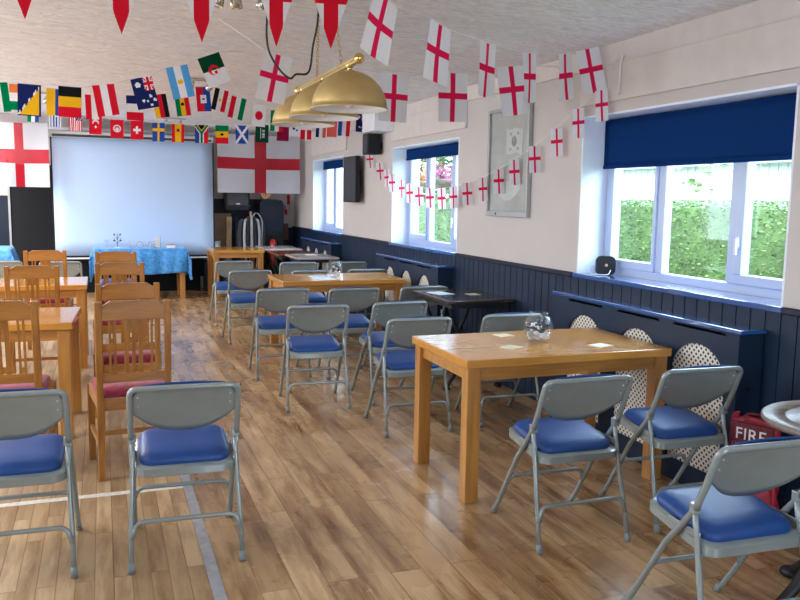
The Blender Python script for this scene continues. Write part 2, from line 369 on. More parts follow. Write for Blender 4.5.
def tag(o, label, cat, group=None, kind=None):
    o['label'] = label; o['category'] = cat
    if group: o['group'] = group
    if kind: o['kind'] = kind
    return o
def thing(name, label, cat, loc=(0, 0, 0), rz=0, group=None):
    o = bpy.data.objects.new(name, None); o.empty_display_size = 0.1; COL.objects.link(o)
    o.location = loc; o.rotation_euler = (0, 0, rz); return tag(o, label, cat, group)
def struct(o): o['kind'] = 'structure'; return o
def copy_tree(o, parent=None):
    c = o.copy(); COL.objects.link(c)
    if parent is not None: c.parent = parent
    for ch in list(o.children): copy_tree(ch, c)
    return c
def place(proto, first, loc, rz, label, group=None):
    o = proto if first else copy_tree(proto)
    o.location = loc; o.rotation_euler = (0, 0, rz); o['label'] = label
    if group: o['group'] = group
    return o

# ------------------------------------------------------------------ camera
cam = bpy.data.cameras.new('camera'); cam.sensor_width = 36; cam.lens = 36; cam.clip_start = 0.05
co = bpy.data.objects.new('camera', cam); COL.objects.link(co)
R = ((0.93800595, -0.0285227, 0.34544361), (-0.34625547, -0.12274671, 0.93007548), (0.0158738, -0.99202807, -0.12501329))
mw = Matrix(((R[0][0], -R[0][1], -R[0][2], 0), (R[1][0], -R[1][1], -R[1][2], 0), (R[2][0], -R[2][1], -R[2][2], 1.539), (0, 0, 0, 1)))
co.matrix_world = mw; SC.camera = co

# ------------------------------------------------------------------ room shell
W, YB, XL, YR = 3.13, 13.8, -3.6, -2.6
def zc(x): return 2.555 + 0.042 * (W - x)
WIN = [(3.01, 4.85), (6.91, 8.75), (10.75, 12.46)]
ZS, ZH = 1.04, 2.12
g = G(); g.box(0.36, W + .3, YR - .2, YB + .2, -.12, 0); struct(g.build('floor', M['laminate']))
g = G(); g.box(XL - .3, 0.36, YR - .2, YB + .2, -.12, 0); struct(g.build('floor', M['strip_floor']))
g = G(); g.prism([(XL - .3, zc(XL - .3)), (W + .3, zc(W + .3)), (W + .3, zc(W + .3) + .15), (XL - .3, zc(XL - .3) + .15)], 'y', YR - .2, YB + .2); struct(g.build('ceiling', M['ceiling']))
g = G(); g.box(0.36, 0.408, YR, 9.5, 0, 0.004); struct(g.build('trim_1', M['metal_strip']))
g = G(); g.box(XL, 0.36, 4.225, 4.272, 0, 0.0015); struct(g.build('trim_2', M['white_line']))
# right wall with three deep window openings
g = G(); T = .34
g.box(W, W + T, YR, YB, 0, ZS); g.box(W, W + T, YR, YB, ZH, 2.6)
ys = [YR] + [v for w in WIN for v in w] + [YB]
for a, b in zip(ys[::2], ys[1::2]): g.box(W, W + T, a, b, ZS, ZH)
struct(g.build('wall_right', M['wall']))
# back wall, left wall and rear wall (the last two with openings added for fill daylight, out of view)
g = G(); g.box(XL, W, YB, YB + .2, 0, 2.9); struct(g.build('wall_back', M['wall']))
def holed_wall(name, axis, pos, lo, hi, holes, z0, z1):
    g = G()
    def bx(a, b, c, d):
        if axis == 'x': g.box(pos - .2, pos, a, b, c, d)
        else: g.box(a, b, pos - .2, pos, c, d)
    bx(lo, hi, 0, z0); bx(lo, hi, z1, 2.9)
    e = [lo] + [v for h in holes for v in h] + [hi]
    for a, b in zip(e[::2], e[1::2]): bx(a, b, z0, z1)
    return struct(g.build(name, M['wall']))
FILL_LEFT = [(-0.6, 0.8), (3.6, 5.0), (7.0, 8.4), (10.6, 12.0)]; FILL_REAR = [(0.8, 2.4)]  # unseen openings added to let more daylight into the hall
holed_wall('wall_left', 'x', XL, YR, YB, FILL_LEFT, 0.9, 2.3)
holed_wall('wall_rear', 'y', YR, XL, W, FILL_REAR, 0.9, 2.3)

# window linings, sills, frames, panes, blinds
FX = 3.335
def window(n, y0, y1, blind_z):
    g = G(); t = .012
    g.box(W - .001, FX + .04, y1 - t, y1 + .001, ZS, ZH); g.box(W - .001, FX + .04, y0 - .001, y0 + t, ZS, ZH); g.box(W - .001, FX + .04, y0, y1, ZH - t, ZH + .001)
    struct(g.build(f'trim_{10 + n}', M['reveal']))
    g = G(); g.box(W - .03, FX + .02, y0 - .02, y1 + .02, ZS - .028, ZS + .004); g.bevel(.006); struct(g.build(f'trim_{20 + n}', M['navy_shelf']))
    fr = bpy.data.objects.new(f'window_{n}', None); COL.objects.link(fr); struct(fr)
    w = y1 - y0; a, b = y0 + t, y1 - t
    g = G(); x0, x1 = FX, FX + .06
    def fbox(ya, yb, za, zb, xa=x0, xb=x1): g.box(xa, xb, ya, yb, za, zb)
    fbox(a, b, ZS, ZS + .055); fbox(a, b, ZH - t - .05, ZH - t); fbox(a, a + .05, ZS + .055, ZH - t - .05); fbox(b - .05, b, ZS + .055, ZH - t - .05)
    m1 = y1 - w * 0.335; m2 = y1 - w * 0.68
    fbox(m1 - .035, m1 + .035, ZS + .055, ZH - t - .05); fbox(m2 - .035, m2 + .035, ZS + .055, ZH - t - .05)
    g.bevel(.006); o = g.build('frame', M['upvc'], fr)
    panes = [(m1 + .035, b - .05, True), (m2 + .035, m1 - .035, False), (a + .05, m2 - .035, True)]
    for ya, yb, opens in panes:
        k = 0
        if opens:
            g = G(); k = .055
            for q in ((ya, yb, ZS + .055, ZS + .055 + k), (ya, yb, ZH - t - .05 - k, ZH - t - .05), (ya, ya + .028, ZS + .055 + k, ZH - t - .05 - k), (yb - k, yb, ZS + .055 + k, ZH - t - .05 - k)):
                g.box(x0 - .014, x1 - .012, *q)
            g.bevel(.005); s = g.build('sash', M['upvc'], fr)
            hy = ya + .014 if ya != a + .05 else yb - .03
            g = G(); g.box(x0 - .03, x0 - .012, hy - .010, hy + .010, 1.30, 1.36); g.box(x0 - .042, x0 - .028, hy - .008, hy + .008, 1.26, 1.35); g.bevel(.003); (g.build('handle', M['white'], s) if ya == a + .05 else g.bm.free())
        g = G(); g.box(x0 + .03, x0 + .034, ya + (.028 if opens else 0), yb - k, ZS + .055 + k, ZH - t - .05 - k); g.build('pane', M['clear'], fr)
    # roller blind
    bl = thing('roller_blind', '', 'blind', (FX - .03, (y0 + y1) / 2, ZH - .03))
    hw = w / 2 - .03
    g = G(); g.tube([(0, -hw, 0), (0, hw, 0)], .014, 12); g.build('roller', M['blind'], bl)
    g = G(); zz = blind_z - (ZH - .03)
    g.grid(lambda u, v: Vector((-.012 + .004 * math.sin(9 * u) * v, -hw + 2 * hw * u, zz * v)), 24, 8); o = g.build('blind_fabric', M['blind'], bl)
    sm = o.modifiers.new('thickness', 'SOLIDIFY'); sm.thickness = .002
    g = G(); g.box(-.02, -.004, -hw, hw, zz - .02, zz + .004); g.bevel(.004); g.build('bottom_bar', M['blind'], bl)
    return bl
b3 = window(1, *WIN[0], 1.79); b3['label'] = 'navy roller blind pulled a third down the nearest window'; b3['group'] = 'roller blinds'
b2 = window(2, *WIN[1], 2.0); b2['label'] = 'navy roller blind nearly rolled up over the middle window with pink flowers outside'; b2['group'] = 'roller blinds'
b1 = window(3, *WIN[2], 2.0); b1['label'] = 'navy roller blind nearly rolled up over the farthest window beside the black wall panel'; b1['group'] = 'roller blinds'

# tongue and groove dado, rail, picture rail, boards over the windows
g = G(); y = YR
while y < YB - .01:
    e = min(y + .098, YB); g.box(W - .014, W, y + .003, e - .003, .0, ZS - .03); y += .1
g.box(W - .009, W, YR, YB, 0, ZS - .03)
struct(g.build('trim_3', M['navy']))
g = G()
for a, b in zip(ys[::2], ys[1::2]): g.box(W - .035, W, a + (.022 if a != YR else 0), b - (.022 if b != YB else 0), ZS - .03, ZS + .005)
g.bevel(.008); struct(g.build('trim_4', M['navy_dark']))
g = G(); g.box(W - .02, W, YR, YB, 2.425, 2.437); g.box(W - .012, W, YR, YB, 2.437, 2.56); g.bevel(.004); struct(g.build('trim_5', M['trim_cream']))
for i, (a, b) in enumerate(WIN):
    g = G(); g.box(W - .022, W, a - .17, b + .02, 2.19, 2.425); g.bevel(.005); struct(g.build(f'trim_{6 + i}', M['trim_cream']))
g = G(); g.box(XL, 2.85, YB - .03, YB, 0, 1.5); struct(g.build('trim_30', M['navy_dark']))
g = G(); g.box(2.85, W - .02, YB - .03, YB, 0, 1.02); struct(g.build('trim_31', M['navy_dark']))
g = G(); g.box(1.2, 2.3, YB - .05, YB - .03, 0, .2); struct(g.build('baseboard_back', M['white']))
g = G(); g.box(XL, W, YB - .07, YB, 2.53, zc(W) + .02); struct(g.build('trim_32', M['white']))
# black doorway with grey frame at the left of the back wall
d = bpy.data.objects.new('door_1', None); COL.objects.link(d); struct(d)
g = G(); g.box(-1.33, -.72, YB - .075, YB - .032, 0, 1.98); g.build('opening', M['black_void'], d)  # flat black panel set on the back wall as the opening
g = G(); g.box(-1.36, -1.33, YB - .10, YB - .03, 0, 2.05); g.box(-1.40, -.70, YB - .10, YB - .03, 1.98, 2.05); g.build('door_frame', M['frame_grey'], d)

# ------------------------------------------------------------------ radiator covers
def radiator_cover(y0, y1, label, arch, peak):
    t = thing('radiator_cover', label, 'radiator cover', (W - .014, 0, 0), 0, 'navy radiator covers under the windows')
    xf = -.155
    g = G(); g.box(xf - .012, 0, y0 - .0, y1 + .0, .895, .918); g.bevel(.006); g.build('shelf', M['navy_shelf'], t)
    g = G(); g.box(xf + .012, 0, y0 + .02, y0 + .036, 0, .895); g.build('side_panel', M['navy'], t)
    g = G(); g.box(xf + .012, 0, y1 - .036, y1 - .02, 0, .895); g.build('side_panel', M['navy'], t)
    def arc(yc, hw, zb, zs, zt):
        p = [(yc - hw, zb), (yc + hw, zb)]
        N = 14
        for k in range(N + 1):
            a = PI * k / N
            if peak:   # pointed arch
                u = math.cos(a); zz = zs + (zt - zs) * (1 - abs(u) ** 2.6)
                p.append((yc + hw * u, zz))
            else: p.append((yc + hw * math.cos(a), zs + (zt - zs) * math.sin(a)))
        return p
    holes = [arc(yc, hw, .12, .62, .80) for yc, hw in arch]
    slots = [[(yc - hw, .873), (yc + hw, .873), (yc + hw - .02, .888), (yc - hw + .02, .888)] for yc, hw in arch]
    mt = Matrix(((0, 0, 1, xf + .006), (1, 0, 0, 0), (0, 1, 0, 0), (0, 0, 0, 1)))
    poly_holes('front_panel', [(y0 + .02, 0), (y1 - .02, 0), (y1 - .02, .895), (y0 + .02, .895)], holes + slots, .014, M['navy'], t, mt)
    for yc, hw in arch:
        g = G(); g.box(xf + .016, xf + .022, yc - hw - .03, yc + hw + .03, .1, .83); g.build('lattice_panel', M['lattice'], t)
    g = G(); g.tube([(xf + .07, y0 + .02, .62), (xf + .07, y0 + .012, .62)], .016, 14); g.build('valve_hole', M['black_void'], t)
radiator_cover(3.08, 4.87, 'navy radiator cover below the nearest window with rounded lattice arches', [(4.47, .205), (3.915, .205), (3.395, .21)], False)
radiator_cover(6.93, 8.77, 'navy radiator cover below the middle window, behind the black pub table', [(8.32, .19), (7.81, .19), (7.31, .19)], True)
radiator_cover(10.75, 12.55, 'navy radiator cover below the farthest window by the mahogany table', [(12.1, .19), (11.6, .19), (11.1, .19)], True)

# ------------------------------------------------------------------ grey folding chairs
def make_folding_chair():
    t = thing('folding_chair', '', 'chair', group='grey folding chairs with blue seats')
    prof = [(.493, .0), (.375, .185), (.265, .357), (.172, .468), (.118, .535), (.07, .64), (.028, .752)]   # y, z of the long frame tube
    def side(s, z0, z1):
        out = []
        for (ya, za), (yb, zb) in zip(prof, prof[1:]):
            for k in range(4):
                z = za + (zb - za) * k / 4
                if z0 - 1e-6 <= z <= z1 + 1e-6: out.append(Vector((s * (.2155 + (.0005 if z > .4 else 0)), ya + (yb - ya) * k / 4, z)))
        if z1 > .75: out.append(Vector((s * .216, .028, .752)))
        return out
    l = side(-1, .535, .76); r = side(1, .535, .76)[::-1]
    top = fillet([l[0]] + l[1:-1] + [Vector((-.216, .022, .765)), Vector((.216, .022, .765))] + r[1:], {len(l) - 1: .055, len(l): .055}, 7) if False else None
    path = l[:-3] + fillet([l[-3], Vector((-.216, .02, .765)), Vector((.216, .02, .765)), r[2]], .062, 8) + r[3:]
    g = G(); g.tube(path, .0125, 10); g.build('back_frame', M['grey_steel'], t)
    # pressed steel back panel, slightly bowed, lower edge curved
    def back(u, v):
        x = (u * 2 - 1) * .212; q = abs(x) / .212
        zt = .765 - (.05 * max(0, (q - .72) / .28) ** 2.2); zb = .553 + .105 * q ** 2.4
        z = zt + (zb - zt) * v; y = .02 + (.765 - z) * .42 + .028 * (1 - q * q)
        return Vector((x, y, z))
    g = G(); g.grid(back, 20, 8); o = g.build('backrest', M['grey_steel'], t); s = o.modifiers.new('thickness', 'SOLIDIFY'); s.thickness = .004; s.offset = 0
    for x in (-.185, .185):
        for z in (.725, .685): g = G(); g.ball((x, .02 + (.765 - z) * .42 + .0035, z), .004, 0, 8); g.build('rivet', M['rivet'], o)
    def pad(u, v):
        p = back(.02 + u * .96, -.085 + .90 * v); e = min(1, min(u, 1 - u, v * .8, (1 - v) * .8) / .06)
        return p + Vector((0, .005 + .016 * math.sqrt(max(0, e)), 0))
    g = G(); g.grid(pad, 20, 10); o = g.build('back_pad', M['vinyl'], t); s = o.modifiers.new('thickness', 'SOLIDIFY'); s.thickness = .006; s.offset = -1
    # legs
    for sx in (-1, 1):
        pts = [p for p in side(sx, 0, .535)]
        pts = [Vector((sx * .2155, .493, .012))] + pts[1:]
        g = G(); g.tube(pts, .0122, 10); lg = g.build('leg', M['grey_steel'], t)
        g = G(); g.tube([(sx * .2155, .5, .0), (sx * .2155, .48, .035)], .0145, 10); g.build('rubber_foot', M['rubber'], lg)
        g = G(); x = sx * .2255
        g.tube([(x, .005, .012), (x * .985, .045, .18), (x * .955, .082, .32), (x * .935, .115, .46), (x * .94, .13, .535)], .0105, 10); lg = g.build('leg', M['grey_steel'], t)
        g = G(); g.tube([(x, .003, 0), (x, .011, .04)], .0145, 10); g.build('rubber_foot', M['rubber'], lg)
        g = G(); g.box(sx * .196, sx * .228, .112, .138, .515, .552); g.box(sx * .203, sx * .209, .1, .27, .43, .455); g.bevel(.004); g.build('hinge_bracket', M['grey_steel'], t)
    for nm, y0, y1, w, z in (('stretcher', .045, .04, .222, .155), ('stretcher', .375, .37, .215, .185)):
        g = G(); g.tube(fillet([(-w, y0 - .02 if y0 < .1 else y0 + .01, z - .02), (-w + .02, y1, z + .045), (w - .02, y1, z + .045), (w, y0 - .02 if y0 < .1 else y0 + .01, z - .02)], .062, 8), .0098, 8); g.build(nm, M['grey_steel'], t)
    # seat pan, gently rising to the front, and padded blue seat
    def tilt(x, y, z): return Vector((x, y, z + (y - .06) * .125))
    def pan_layer(k): return [tilt(px, py, k) for px, py in rrect(.405, .36, .05, 5, 0, .24)]
    g = G(); rings = []
    for off, z in ((.012, .374), (0, .381), (0, .412), (.008, .418)):
        rings.append([g.bm.verts.new(tilt(px * (1 - off / .2), .24 + (py - .24) * (1 - off / .18), z)) for px, py in rrect(.405, .36, .05, 5, 0, .24)])
    n = len(rings[0])
    for A, B in zip(rings, rings[1:]):
        for k in range(n): g.bm.faces.new((A[k], A[(k + 1) % n], B[(k + 1) % n], B[k]))
    g.bm.faces.new(rings[0][::-1]); g.bm.faces.new(rings[-1]); g.build('seat_pan', M['grey_steel'], t, smooth_angle=.7)
    g = G(); rings = []
    for ins, z in ((0.004, .417), (0, .428), (.004, .442), (.018, .454), (.045, .461), (.09, .464)):
        rings.append([g.bm.verts.new(tilt(px, py, z)) for px, py in rrect(.375 - 2 * ins, .325 - 2 * ins, max(.012, .055 - ins * .5), 5, 0, .245)])
    n = len(rings[0])
    for A, B in zip(rings, rings[1:]):
        for k in range(n): g.bm.faces.new((A[k], A[(k + 1) % n], B[(k + 1) % n], B[k]))
    g.bm.faces.new(rings[0][::-1]); g.bm.faces.new(rings[-1]); g.build('seat_pad', M['vinyl'], t, smooth_angle=1.2)
    return t
fold = make_folding_chair()
CH = [
 (.293, 3.278, -.048, 'grey folding chair with blue seat standing over the metal floor strip in the foreground'),
 (-.376, 3.334, -.031, 'grey folding chair cut off by the left edge of the photo in the front row'),
 (1.985, 2.914, -.028, 'grey folding chair pulled up to the near long side of the bare front oak table'),
 (2.63, 2.938, -.04, 'grey folding chair beside the front oak table, next to the red FIRE bag'),
 (2.03, 1.918, -.048, 'large nearest grey folding chair at the lower right corner by the round table'),
 (2.607, 4.766, -.049, 'grey folding chair half hidden behind the fishbowl on the front oak table'),
 (1.917, 4.754, -.014, 'grey folding chair just beyond the free left end of the front oak table'),
 (2.086, 5.564, .058, 'grey folding chair overlapped by the one at the front oak table end'),
 (1.436, 5.522, -.075, 'grey folding chair standing alone in the aisle, seen square from behind'),
 (1.411, 6.607, -.016, 'grey folding chair at the near left corner of the second oak table'),
 (2.008, 6.503, -.051, 'grey folding chair at the middle of the near side of the second oak table'),
 (1.437, 8.346, .04, 'grey folding chair at the far left corner of the second oak table'),
 (1.461, 9.6, .066, 'grey folding chair in front of the small square oak table'),
 (2.175, 9.329, -.049, 'grey folding chair left of the far fishbowl in front of the mahogany pub table'),
 (2.067, 8.213, -.05, 'grey folding chair behind the second oak table, blue paper in front of it'),
 (2.792, 9.289, -.05, 'dim grey folding chair right of the far fishbowl near the middle radiator cover'),
 (2.695, 8.263, -.02, 'grey folding chair at the far right corner of the second oak table'),
 (2.657, 6.501, -.038, 'dark grey folding chair squeezed behind the black pub table'),
 (.124, 10.248, -.05, 'grey folding chair hidden behind the column of wooden chairs, before the blue cloth'),
 (-.469, 9.835, -.051, 'pale grey folding chair behind the farthest left wooden chair'),
 (-1.099, 10.003, -.05, 'pale grey folding chair at the far left edge near the black doorway'),
]
for i, (x, y, a, lab) in enumerate(CH): place(fold, i == 0, (x, y, 0), a, lab)

# ------------------------------------------------------------------ wooden chairs with red seats
def make_wood_chair():
    t = thing('dining_chair', '', 'chair', group='wooden dining chairs with red seats')
    def ry(z): return -.02 - .05 * max(0, (z - .45) / .5) if z > .45 else -.02
    for s in (-1, 1):
        g = G(); x = s * .175
        g.bar((x, .0, 0), (x, -.02, .45), .036, .036); g.bar((x, -.02, .44), (x, -.075, .985), .036, .032); g.bevel(.004); g.build('leg', M['chair_oak'], t)
        g = G(); g.bar((s * .205, .405, 0), (s * .205, .405, .455), .038, .038); g.bevel(.004); g.build('leg', M['chair_oak'], t)
        g = G(); g.bar((s * .178, .0, .2), (s * .205, .40, .2), .02, .03, up=(0, 0, 1)); g.bevel(.003); g.build('stretcher', M['chair_oak_h'], t)
        g = G(); g.bar((s * .178, -.01, .425), (s * .205, .40, .425), .022, .06, up=(0, 0, 1)); g.bevel(.003); g.build('seat_rail', M['chair_oak_h'], t)
    g = G(); g.box(-.19, .19, .2, .22, .19, .215); g.bevel(.003); g.build('stretcher', M['chair_oak_h'], t)
    g = G(); g.box(-.175, .175, -.03, -.01, .39, .455); g.bevel(.003); g.build('seat_rail', M['chair_oak_h'], t); g = G(); g.box(-.2, .2, .395, .415, .395, .455); g.bevel(.003); g.build('seat_rail', M['chair_oak_h'], t)
    # crest with cut-down ends, low back rail, slats
    g = G(); A = g.prism([(-.16, .885), (.16, .885), (.16, .962), (.145, .968), (.115, .988), (-.115, .988), (-.145, .968), (-.16, .962)], 'y', -.012, .012)
    bmesh.ops.transform(g.bm, matrix=Matrix.Translation((0, -.068, 0)), verts=A); g.bevel(.003); g.build('crest_rail', M['chair_oak_h'], t)
    g = G(); g.box(-.16, .16, -.042, -.02, .545, .595); g.bevel(.003); g.build('back_rail', M['chair_oak_h'], t)
    g = G()
    def slat(x, w, z0=.59, z1=.89): g.bar((x, -.031, z0), (x, -.068, z1), w, .010)
    for x, w in ((-.118, .012), (-.093, .012), (-.036, .022), (0, .018), (.036, .022), (.093, .012), (.118, .012)): slat(x, w)
    g.bar((0, -.034, .60), (0, -.038, .635), .085, .010); g.bar((0, -.062, .835), (0, -.067, .885), .085, .010); g.bar((-.105, -.036, .60), (-.105, -.039, .63), .035, .009); g.bar((.105, -.036, .60), (.105, -.039, .63), .035, .009)
    g.build('back_slats', M['chair_oak'], t)
    g = G(); rings = []
    for ins, z in ((.004, .452), (0, .465), (.006, .49), (.03, .503), (.08, .508)):
        rings.append([g.bm.verts.new((px * (.9 + .1 * (py + .01) / .42), py, z)) for px, py in rrect(.40 - 2 * ins, .40 - 2 * ins, max(.01, .03 - ins * .2), 4, 0, .205)])
    n = len(rings[0])
    for A, B in zip(rings, rings[1:]):
        for k in range(n): g.bm.faces.new((A[k], A[(k + 1) % n], B[(k + 1) % n], B[k]))
    g.bm.faces.new(rings[0][::-1]); g.bm.faces.new(rings[-1]); g.build('seat', M['red_fabric'], t, smooth_angle=1.0)
    return t
wch = make_wood_chair()
WC = [
 (.132, 4.48, .055, 'honey wooden dining chair with red seat, nearest of the column right of the tables'),
 (.135, 5.38, .0, 'honey wooden dining chair with red seat, second of the column right of the tables'),
 (.118, 7.02, .0, 'honey wooden dining chair, third of the column right of the tables'),
 (.11, 8.4, .0, 'honey wooden dining chair, farthest of the column, against the blue tablecloth'),
 (-.52, 4.60, -.03, 'honey wooden dining chair at the left edge before the near left table'),
 (-.525, 6.8, .0, 'honey wooden dining chair between the two left tables'),
 (-.54, 8.6, .0, 'honey wooden dining chair behind the farther left table, under the doorway'),
]
for i, (x, y, a, lab) in enumerate(WC): place(wch, i == 0, (x, y, 0), a, lab)

# ------------------------------------------------------------------ oak tables
def oak_table(loc, w, d, label, rz=0, h=.75):
    t = thing('dining_table', label, 'table', loc, rz, 'oak tables')
    g = G(); g.box(0, w, 0, d, h - .045, h); g.bevel(.005); g.build('tabletop', M['oak_top'], t)
    g = G(); q = .03
    g.box(q + .02, w - q - .02, q + .006, q + .03, h - .115, h - .045); g.box(q + .02, w - q - .02, d - q - .03, d - q - .006, h - .115, h - .045)
    g.box(q + .006, q + .03, q + .02, d - q - .02, h - .115, h - .045); g.box(w - q - .03, w - q - .006, q + .02, d - q - .02, h - .115, h - .045)
    g.build('apron', M['oak'], t)
    for x in (q - .015, w - q - .06):
        for y in (q - .015, d - q - .06):
            g = G(); g.box(x, x + .075, y, y + .075, 0, h - .046); g.bevel(.004); g.build('leg', M['oak_leg'], t)
    return t
oak_table((1.672, 3.535, 0), 1.24, .755, 'bare front oak table with a fishbowl and card mats on it')
oak_table((1.575, 7.43, 0), 1.24, .74, 'second oak table along the windows, a fishbowl and pale blue paper on it')
oak_table((1.5, 11.95, 0), .76, .85, 'small square oak table beyond the chairs, in front of the loudspeaker stand')
oak_table((-1.437, 5.351, 0), 1.24, .74, 'near left oak table behind the leftmost wooden chair', -.049)
oak_table((-1.39, 7.5, 0), 1.24, .75, 'farther left oak table between wooden chairs')
oak_table((-.13, 12.32, 0), 1.28, .62, 'oak table under the blue cloth in front of the projection screen')

# blue cloth over the far table
def cloth(u, v, cx, cy, hw, hd, z, drop, seed):
    """u,v in -1..1 of the unfolded sheet: top, then hanging with folds"""
    x = u * (hw + drop); y = v * (hd + drop)
    ox, oy = max(0, abs(x) - hw), max(0, abs(y) - hd); ov = max(ox, oy)
    sx, sy = (1 if x > 0 else -1), (1 if y > 0 else -1)
    px = sx * min(abs(x), hw); py = sy * min(abs(y), hd); corner = min(ox, oy) / drop
    fold = .018 * math.sin(14 * (x * .9 if oy > ox else y) + seed) + .01 * math.sin(31 * (x if oy > ox else y) + 2 * seed)
    out = .012 + (.026 + fold) * min(1, ov / .12) if ov > 0 else 0
    if ox > 0: px += sx * (out + (.02 * corner if oy > 0 else 0))
    if oy > 0: py += sy * (out + (.02 * corner if ox > 0 else 0))
    zz = z - max(0, ov - .005) * (1 + .10 * math.sin(5 * x + seed) * (ov / drop) * .4) - .10 * corner
    return Vector((cx + px, cy + py, zz))
g = G(); g.grid(lambda a, b: cloth(a * 2 - 1, b * 2 - 1, .51, 12.63, .642, .314, .756, .37, 1.3), 80, 56)
o = g.build('tablecloth', M['blue_cloth']); s = o.modifiers.new('thickness', 'SOLIDIFY'); s.thickness = .002; s.offset = 1
tag(o, 'sky blue damask tablecloth hanging over the far oak table before the screen', 'tablecloth')
# blue cloth at the far left edge
t = thing('side_table', 'dark side table under a blue cloth at the far left edge', 'table', (-1.70, 12.6, 0))
g = G(); g.box(-.45, .45, -.3, .3, .74, .77); g.build('tabletop', M['oak_top'], t)
for x in (-.4, .4):
    for y in (-.25, .25): g = G(); g.box(x - .03, x + .03, y - .03, y + .03, 0, .74); g.build('leg', M['black'], t)
g = G(); g.grid(lambda a, b: cloth(a * 2 - 1, b * 2 - 1, -1.70, 12.6, .46, .31, .776, .3, .4), 50, 40)
o = g.build('tablecloth', M['blue_cloth']); s = o.modifiers.new('thickness', 'SOLIDIFY'); s.thickness = .002; s.offset = 1
tag(o, 'bright blue tablecloth at the left edge beside the black doorway', 'tablecloth')

# ------------------------------------------------------------------ pub tables with cast iron legs
def pub_table(loc, w, d, h, topm, label):
    t = thing('pub_table', label, 'table', loc, 0, 'cast iron pub tables')
    g = G(); g.box(0, w, 0, d, h - .028, h); g.bevel(.006, 2); g.build('tabletop', topm, t)
    g = G(); g.box(.05, w - .05, .05, d - .05, h - .07, h - .028); g.build('apron', M['iron'], t)
    for y in (.14, d - .14):
        for s in (-1, 1):
            cx = w / 2; p = catmull([(cx + s * (w / 2 - .07), y, h - .06), (cx + s * (w / 2 - .12), y, h * .72), (cx + s * .10, y, h * .5), (cx + s * .12, y, h * .28), (cx + s * (w / 2 - .06), y, .03)], 6)
            g = G(); g.tube(p, .017, 8); g.ball((p[-1].x, y, .02), (.035, .03, .02), 0, 10); g.build('leg', M['iron'], t)
        g = G(); g.tube(catmull([(w / 2 - .1, y, h * .5), (w / 2 - .03, y, h * .62), (w / 2, y, h * .5), (w / 2 + .03, y, h * .62), (w / 2 + .1, y, h * .5)], 6), .011, 8); g.build('scroll', M['iron'], t)
    g = G(); g.tube([(w / 2, .14, h * .3), (w / 2, d - .14, h * .3)], .012, 8); g.build('stretcher', M['iron'], t)
    return t
pub_table((2.515, 5.68, 0), .585, .80, .755, M['pub_top'], 'black pub table with iron scroll legs against the panelling')
pub_table((2.28, 11.02, 0), .60, .80, .75, M['pub_red'], 'mahogany red pub table below the farthest window')
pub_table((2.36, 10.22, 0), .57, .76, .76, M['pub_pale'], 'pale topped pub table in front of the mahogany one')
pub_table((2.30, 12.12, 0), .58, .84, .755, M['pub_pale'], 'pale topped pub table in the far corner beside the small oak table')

# round table at the lower right
t = thing('round_table', 'round dark pedestal table at the lower right by the red FIRE bag', 'table', (2.59, 2.12, 0))
g = G(); g.lathe([(0, .725), (.28, .72), (.305, .725), (.315, .735), (.315, .745), (.305, .752), (.24, .752), (.234, .746), (.226, .746), (.22, .752), (0, .757)], seg=56); g.build('tabletop', M['round_top'], t)
g = G(); g.lathe([(0, .12), (.045, .12), (.06, .16), (.04, .22), (.028, .32), (.034, .45), (.05, .5), (.032, .55), (.03, .66), (.10, .72), (.16, .725), (0, .725)], seg=20); g.build('column', M['iron'], t)
for k in range(4):
    a = math.radians(80 + 90 * k); c, s_ = math.cos(a), math.sin(a)
    p = catmull([(c * .03, s_ * .03, .17), (c * .12, s_ * .12, .19), (c * .2, s_ * .2, .10), (c * .27, s_ * .27, .035)], 6)
    g = G(); g.tube(p, [.03 - .012 * i / (len(p) - 1) for i in range(len(p))], 10); lg = g.build('leg', M['iron'], t)
    g = G(); g.ball((c * .285, s_ * .285, .026), (.038, .038, .026), 0, 12); g.build('foot', M['iron'], lg)

# ------------------------------------------------------------------ red FIRE bag on the floor stand
t = thing('fire_bag', 'crumpled red vinyl bag printed FIRE, between the wall panelling and the round table', 'bag', (2.955, 2.95, 0), math.radians(-70))
def bagp(u, v):
    a = u * 2 * PI; w, d = .13, .036
    z = .50 * v; k = 1 - .10 * v
    r = lambda q: math.copysign(abs(q) ** .45, q)
    x = w * r(math.cos(a)) * k; y = d * r(math.sin(a)) * (1 - .35 * v)
    n = .006 * math.sin(7 * a + 9 * v) + .005 * math.sin(13 * v + 3 * a)
    return Vector((x + n, y + n, z + (.02 * math.sin(3 * a) if v > .9 else 0)))
g = G(); V = g.grid(bagp, 48, 24); g.bm.faces.new(V[-1][:-1]); g.bm.faces.new(V[0][:-1][::-1])
bmesh.ops.remove_doubles(g.bm, verts=g.bm.verts, dist=.0005); g.build('bag_body', M['bag_red'], t)
g = G(); g.box(-.108, .108, -.046, -.030, .33, .485); g.bevel(.005)
g.build('printed_panel', M['bag_dark'], t)
rx = Matrix.Rotation(PI / 2, 4, 'X')
o = text_mesh('printed_word', 'FIRE', .082, M['letters_white'], t, Matrix.Translation((-.0, -.0475, .428)) @ rx, .001, 1.05); o['label'] = 'white word FIRE'
o = text_mesh('printed_word', 'EXTINGUISHER', .027, M['letters_grey'], t, Matrix.Translation((-.0, -.0475, .375)) @ rx, .001, 1.0); o['label'] = 'dull word EXTINGUISHER'
g = G(); g.tube(fillet([(-.06, -.0, .47), (-.05, 0, .525), (.04, 0, .53), (.06, .0, .47)], .04), .008, 8); g.build('handle', M['bag_dark'], t)

